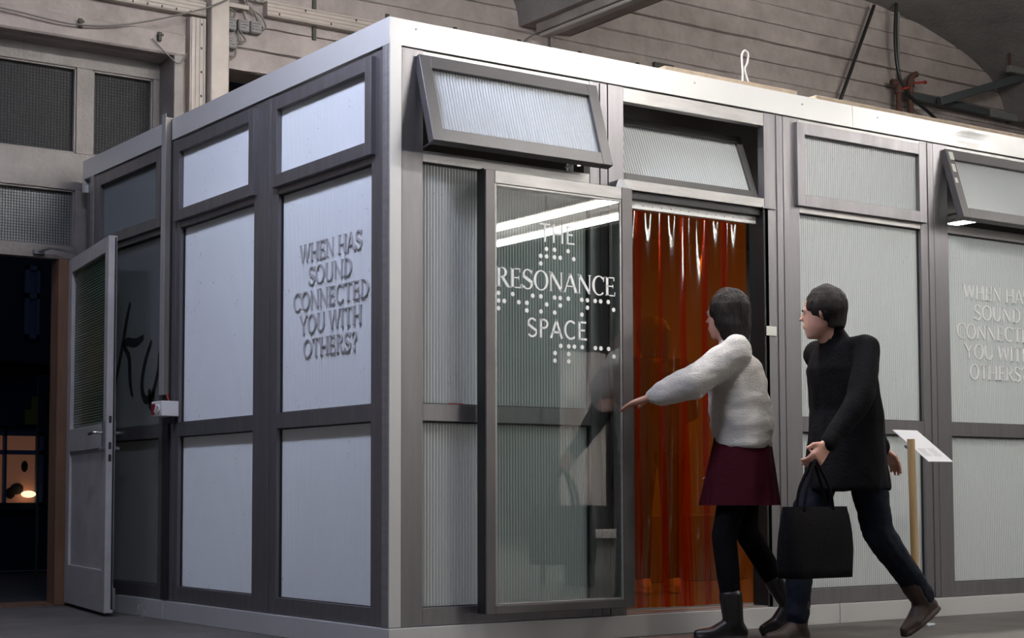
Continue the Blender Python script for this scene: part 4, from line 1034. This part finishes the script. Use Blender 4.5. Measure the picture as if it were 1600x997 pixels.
wo = person('person', 'person in cream knit jumper and dark red skirt reaching towards the orange curtain', W, hair_bob, ('boot', .12), grips={'l': Vector((0, 0, -1)), 'lc': .25}, fdir=wf_)
b = BM(); J = W.j; f, s_ = W.f, W.s
hull_pts(b, ell(J('pelvis')+Vector((0, 0, -.035)), f, s_, .135, .185)+ell(J('pelvis')+Vector((0, 0, .08)), f, s_, .15, .195)+ell((J('pelvis')+J('chest'))/2+Vector((0, 0, .02)), f, s_, .14, .185))
hull_pts(b, ell(J('pelvis')+Vector((0, 0, .08)), f, s_, .15, .195)+ell(J('chest'), f, s_, .145, .20)+ell(J('chest')+Vector((0, 0, .09)), f, s_, .115, .19)+ell(J('neck')-Vector((0, 0, .02)), f, s_, .065, .085))
cap(b, J('neck')-Vector((0, 0, .03)), .068, J('neck')+Vector((0, 0, .045)), .066)
for k in 'lr':
    cap(b, J('sh'+k), .078, J('el'+k), .078); m1 = J('el'+k)*.3+J('wr'+k)*.7; cap(b, J('el'+k), .078, m1, .062); cap(b, m1, .058, J('wr'+k)-(J('wr'+k)-J('el'+k)).normalized()*.01, .036)
    cap(b, J('neck')-Vector((0, 0, .07)), .07, J('sh'+k), .078)
remesh('jumper', b, .010, M['knit'], wo, 4, relief=(.010, 9, 1.6))
def skirt_bm(top, c_top, c_bot, rt, rb, pleats, f, s_):
    b = BM(); n = 72; rows = []
    for i in range(10):
        t = i/9; c = c_top.lerp(c_bot, t); row = []
        for k in range(n):
            a = 2*math.pi*k/n; rr = 1+(.035*t)*math.sin(a*pleats)
            row.append(b.verts.new(c+f*math.cos(a)*(rt[0]+(rb[0]-rt[0])*t)*rr+s_*math.sin(a)*(rt[1]+(rb[1]-rt[1])*t)*rr))
        rows.append(row)
    for A_, B_ in zip(rows, rows[1:]):
        for k in range(n): b.faces.new((A_[k], A_[(k+1)%n], B_[(k+1)%n], B_[k]))
    b.faces.new(rows[0]); return b
obj('skirt', skirt_bm(0, J('pelvis')+Vector((0, 0, .07)), J('pelvis')+Vector((0, 0, -.30))+f*.02, (.125, .165), (.19, .205), 11, f, s_), M['skirt'], wo, smooth=True)
b = BM()
for k in 'lr': 
    cap(b, J('hip'+k), .090, J('kn'+k), .058); mm = J('kn'+k)*.55+J('an'+k)*.45; cap(b, J('kn'+k), .060, mm, .056); cap(b, mm, .056, J('an'+k), .039)
remesh('tights', b, .010, M['black_cloth'], wo, 3)

# -- walker with the bag
G = Fig((1.98, -.82, 0), math.pi-.05, dict(
    pelvis=(0, 0, .95), chest=(.03, 0, 1.26), neck=(.06, 0, 1.40), head=(.135, 0, 1.515),
    shl=(.03, .165, 1.345), ell=(.13, .235, 1.12), wrl=(.33, .22, .90), shr=(.03, -.165, 1.345), elr=(-.22, -.21, 1.10), wrr=(-.43, -.20, .90),
    hipl=(0, .09, .90), knl=(-.10, .09, .50), anl=(-.38, .09, .18), toel=(-.26, .085, .06),
    hipr=(0, -.09, .90), knr=(.20, -.09, .52), anr=(.24, -.09, .085), toer=(.39, -.09, .045)))
def hair_short(b, hd, fd, sd):
    up = Vector((0, 0, 1))
    hull_pts(b, sph(hd-fd*.016+up*.035, .100, 9)); hull_pts(b, ell(hd-fd*.04+up*.02, fd, sd, .07, .084)+ell(hd-fd*.05-up*.07, fd, sd, .045, .062))
go = person('person', 'person in long black coat walking left past the info stand with a black bag', G, hair_short, ('boot_brown', .10), grips={'l': Vector((0, -1, 0))*-1, 'lc': .95, 'r': G.f, 'rc': .55}, fdir=Vector((-.62, .78, 0)).normalized())
b = BM(); J = G.j; f, s_ = G.f, G.s; Z = lambda z_: Vector((0, 0, z_))
hull_pts(b, ell(J('pelvis')+Z(.12), f, s_, .145, .19)+ell(J('chest'), f, s_, .14, .19)+ell(J('chest')+Z(.08), f, s_, .115, .17)+ell(J('neck')-Z(.02), f, s_, .075, .09))
hull_pts(b, ell(J('pelvis')+Z(.12), f, s_, .145, .19)+ell(J('pelvis')-Z(.10), f, s_, .175, .20)+ell(J('pelvis')-Z(.25), f, s_, .19, .205))
cap(b, J('neck')-Z(.04), .078, J('neck')*.62+J('head')*.38-Z(.015), .066)
for k in 'lr':
    cap(b, J('sh'+k), .068, J('el'+k), .060); cap(b, J('el'+k), .058, J('wr'+k)-(J('wr'+k)-J('el'+k)).normalized()*.005, .044); cap(b, J('neck')-Z(.07), .070, J('sh'+k), .068)
remesh('coat', b, .010, M['coat'], go, 4, relief=(.012, 8, .5))
b = BM()
for k in 'lr':
    cap(b, J('hip'+k), .098, J('kn'+k), .072); cap(b, J('kn'+k), .072, J('an'+k)+Z(.03), .056)
remesh('trousers', b, .010, M['jeans'], go, 3, relief=(.007, 12, 1.5))
# bag held in the left hand
hp_ = J('wrl')+ (J('wrl')-J('ell')).normalized()*.10
bg = thing('tote_bag', 'black soft tote bag carried by the person in the black coat', 'bag', (hp_.x, hp_.y, hp_.z-.5))
b = BM()
bx, by, bt = hp_.x-.005, hp_.y, hp_.z-.20
n = 14; rows = []
for i in range(9):
    t = i/8; zz = bt-.31*t; row = []
    hw = .19+.012*math.sin(t*3.1); hd_ = .022+.055*t**.6*(1-.12*t)
    for k in range(40):
        a = 2*math.pi*k/40; c, sn_ = math.cos(a), math.sin(a)
        row.append(b.verts.new((bx+hw*math.copysign(abs(c)**.35, c), by+hd_*math.copysign(abs(sn_)**.55, sn_)+.004*math.sin(7*t+k*.9), zz)))
    rows.append(row)
for A_, B_ in zip(rows, rows[1:]):
    for k in range(40): b.faces.new((A_[k], A_[(k+1)%40], B_[(k+1)%40], B_[k]))
b.faces.new(rows[-1]); obj('body', b, M['black_cloth'], bg, smooth=True)
for dy in (-.022, .022):
    b = BM(); tube(b, smooth_pts([(bx-.09, by+dy, bt-.02), (bx-.07, by+dy, bt+.08), (bx-.01, by+dy*.4, hp_.z-.012), (bx+.01, by+dy*.4, hp_.z-.012), (bx+.07, by+dy, bt+.08), (bx+.09, by+dy, bt-.02)], 6), .008, 6); obj('handle', b, M['black_cloth'], bg, smooth=True)

# -- person standing inside the booth, behind the curtain
I = Fig((2.62, 1.30, .10), math.radians(75), dict(
    pelvis=(0, 0, .92), chest=(.02, 0, 1.22), neck=(.03, 0, 1.38), head=(.06, 0, 1.52),
    shl=(.02, .17, 1.335), ell=(.02, .23, 1.08), wrl=(.16, .17, .98), shr=(.02, -.17, 1.335), elr=(.02, -.23, 1.08), wrr=(.17, -.16, 1.0),
    hipl=(0, .09, .87), knl=(.02, .10, .49), anl=(0, .10, .09), toel=(.15, .12, .045),
    hipr=(0, -.09, .87), knr=(.02, -.10, .49), anr=(0, -.10, .09), toer=(.15, -.12, .045)))
io = person('person', 'person in dark clothes and pale sneakers standing inside behind the orange curtain', I, hair_bob, ('sneaker', 0), voxel=.010)
b = BM(); J = I.j; f, s_ = I.f, I.s
hull_pts(b, ell(J('pelvis')-Z(.08), f, s_, .13, .18)+ell(J('chest'), f, s_, .135, .19)+ell(J('chest')+Z(.09), f, s_, .11, .18)+ell(J('neck')-Z(.02), f, s_, .065, .08))
for k in 'lr':
    cap(b, J('sh'+k), .07, J('el'+k), .058); cap(b, J('el'+k), .056, J('wr'+k), .04); cap(b, J('neck')-Z(.06), .065, J('sh'+k), .07)
remesh('sweater', b, .012, M['black_cloth'], io, 3)
b = BM()
for k in 'lr': cap(b, J('hip'+k), .092, J('kn'+k), .066); cap(b, J('kn'+k), .066, J('an'+k)+Z(.02), .052)
remesh('trousers', b, .012, M['black_cloth'], io, 3)
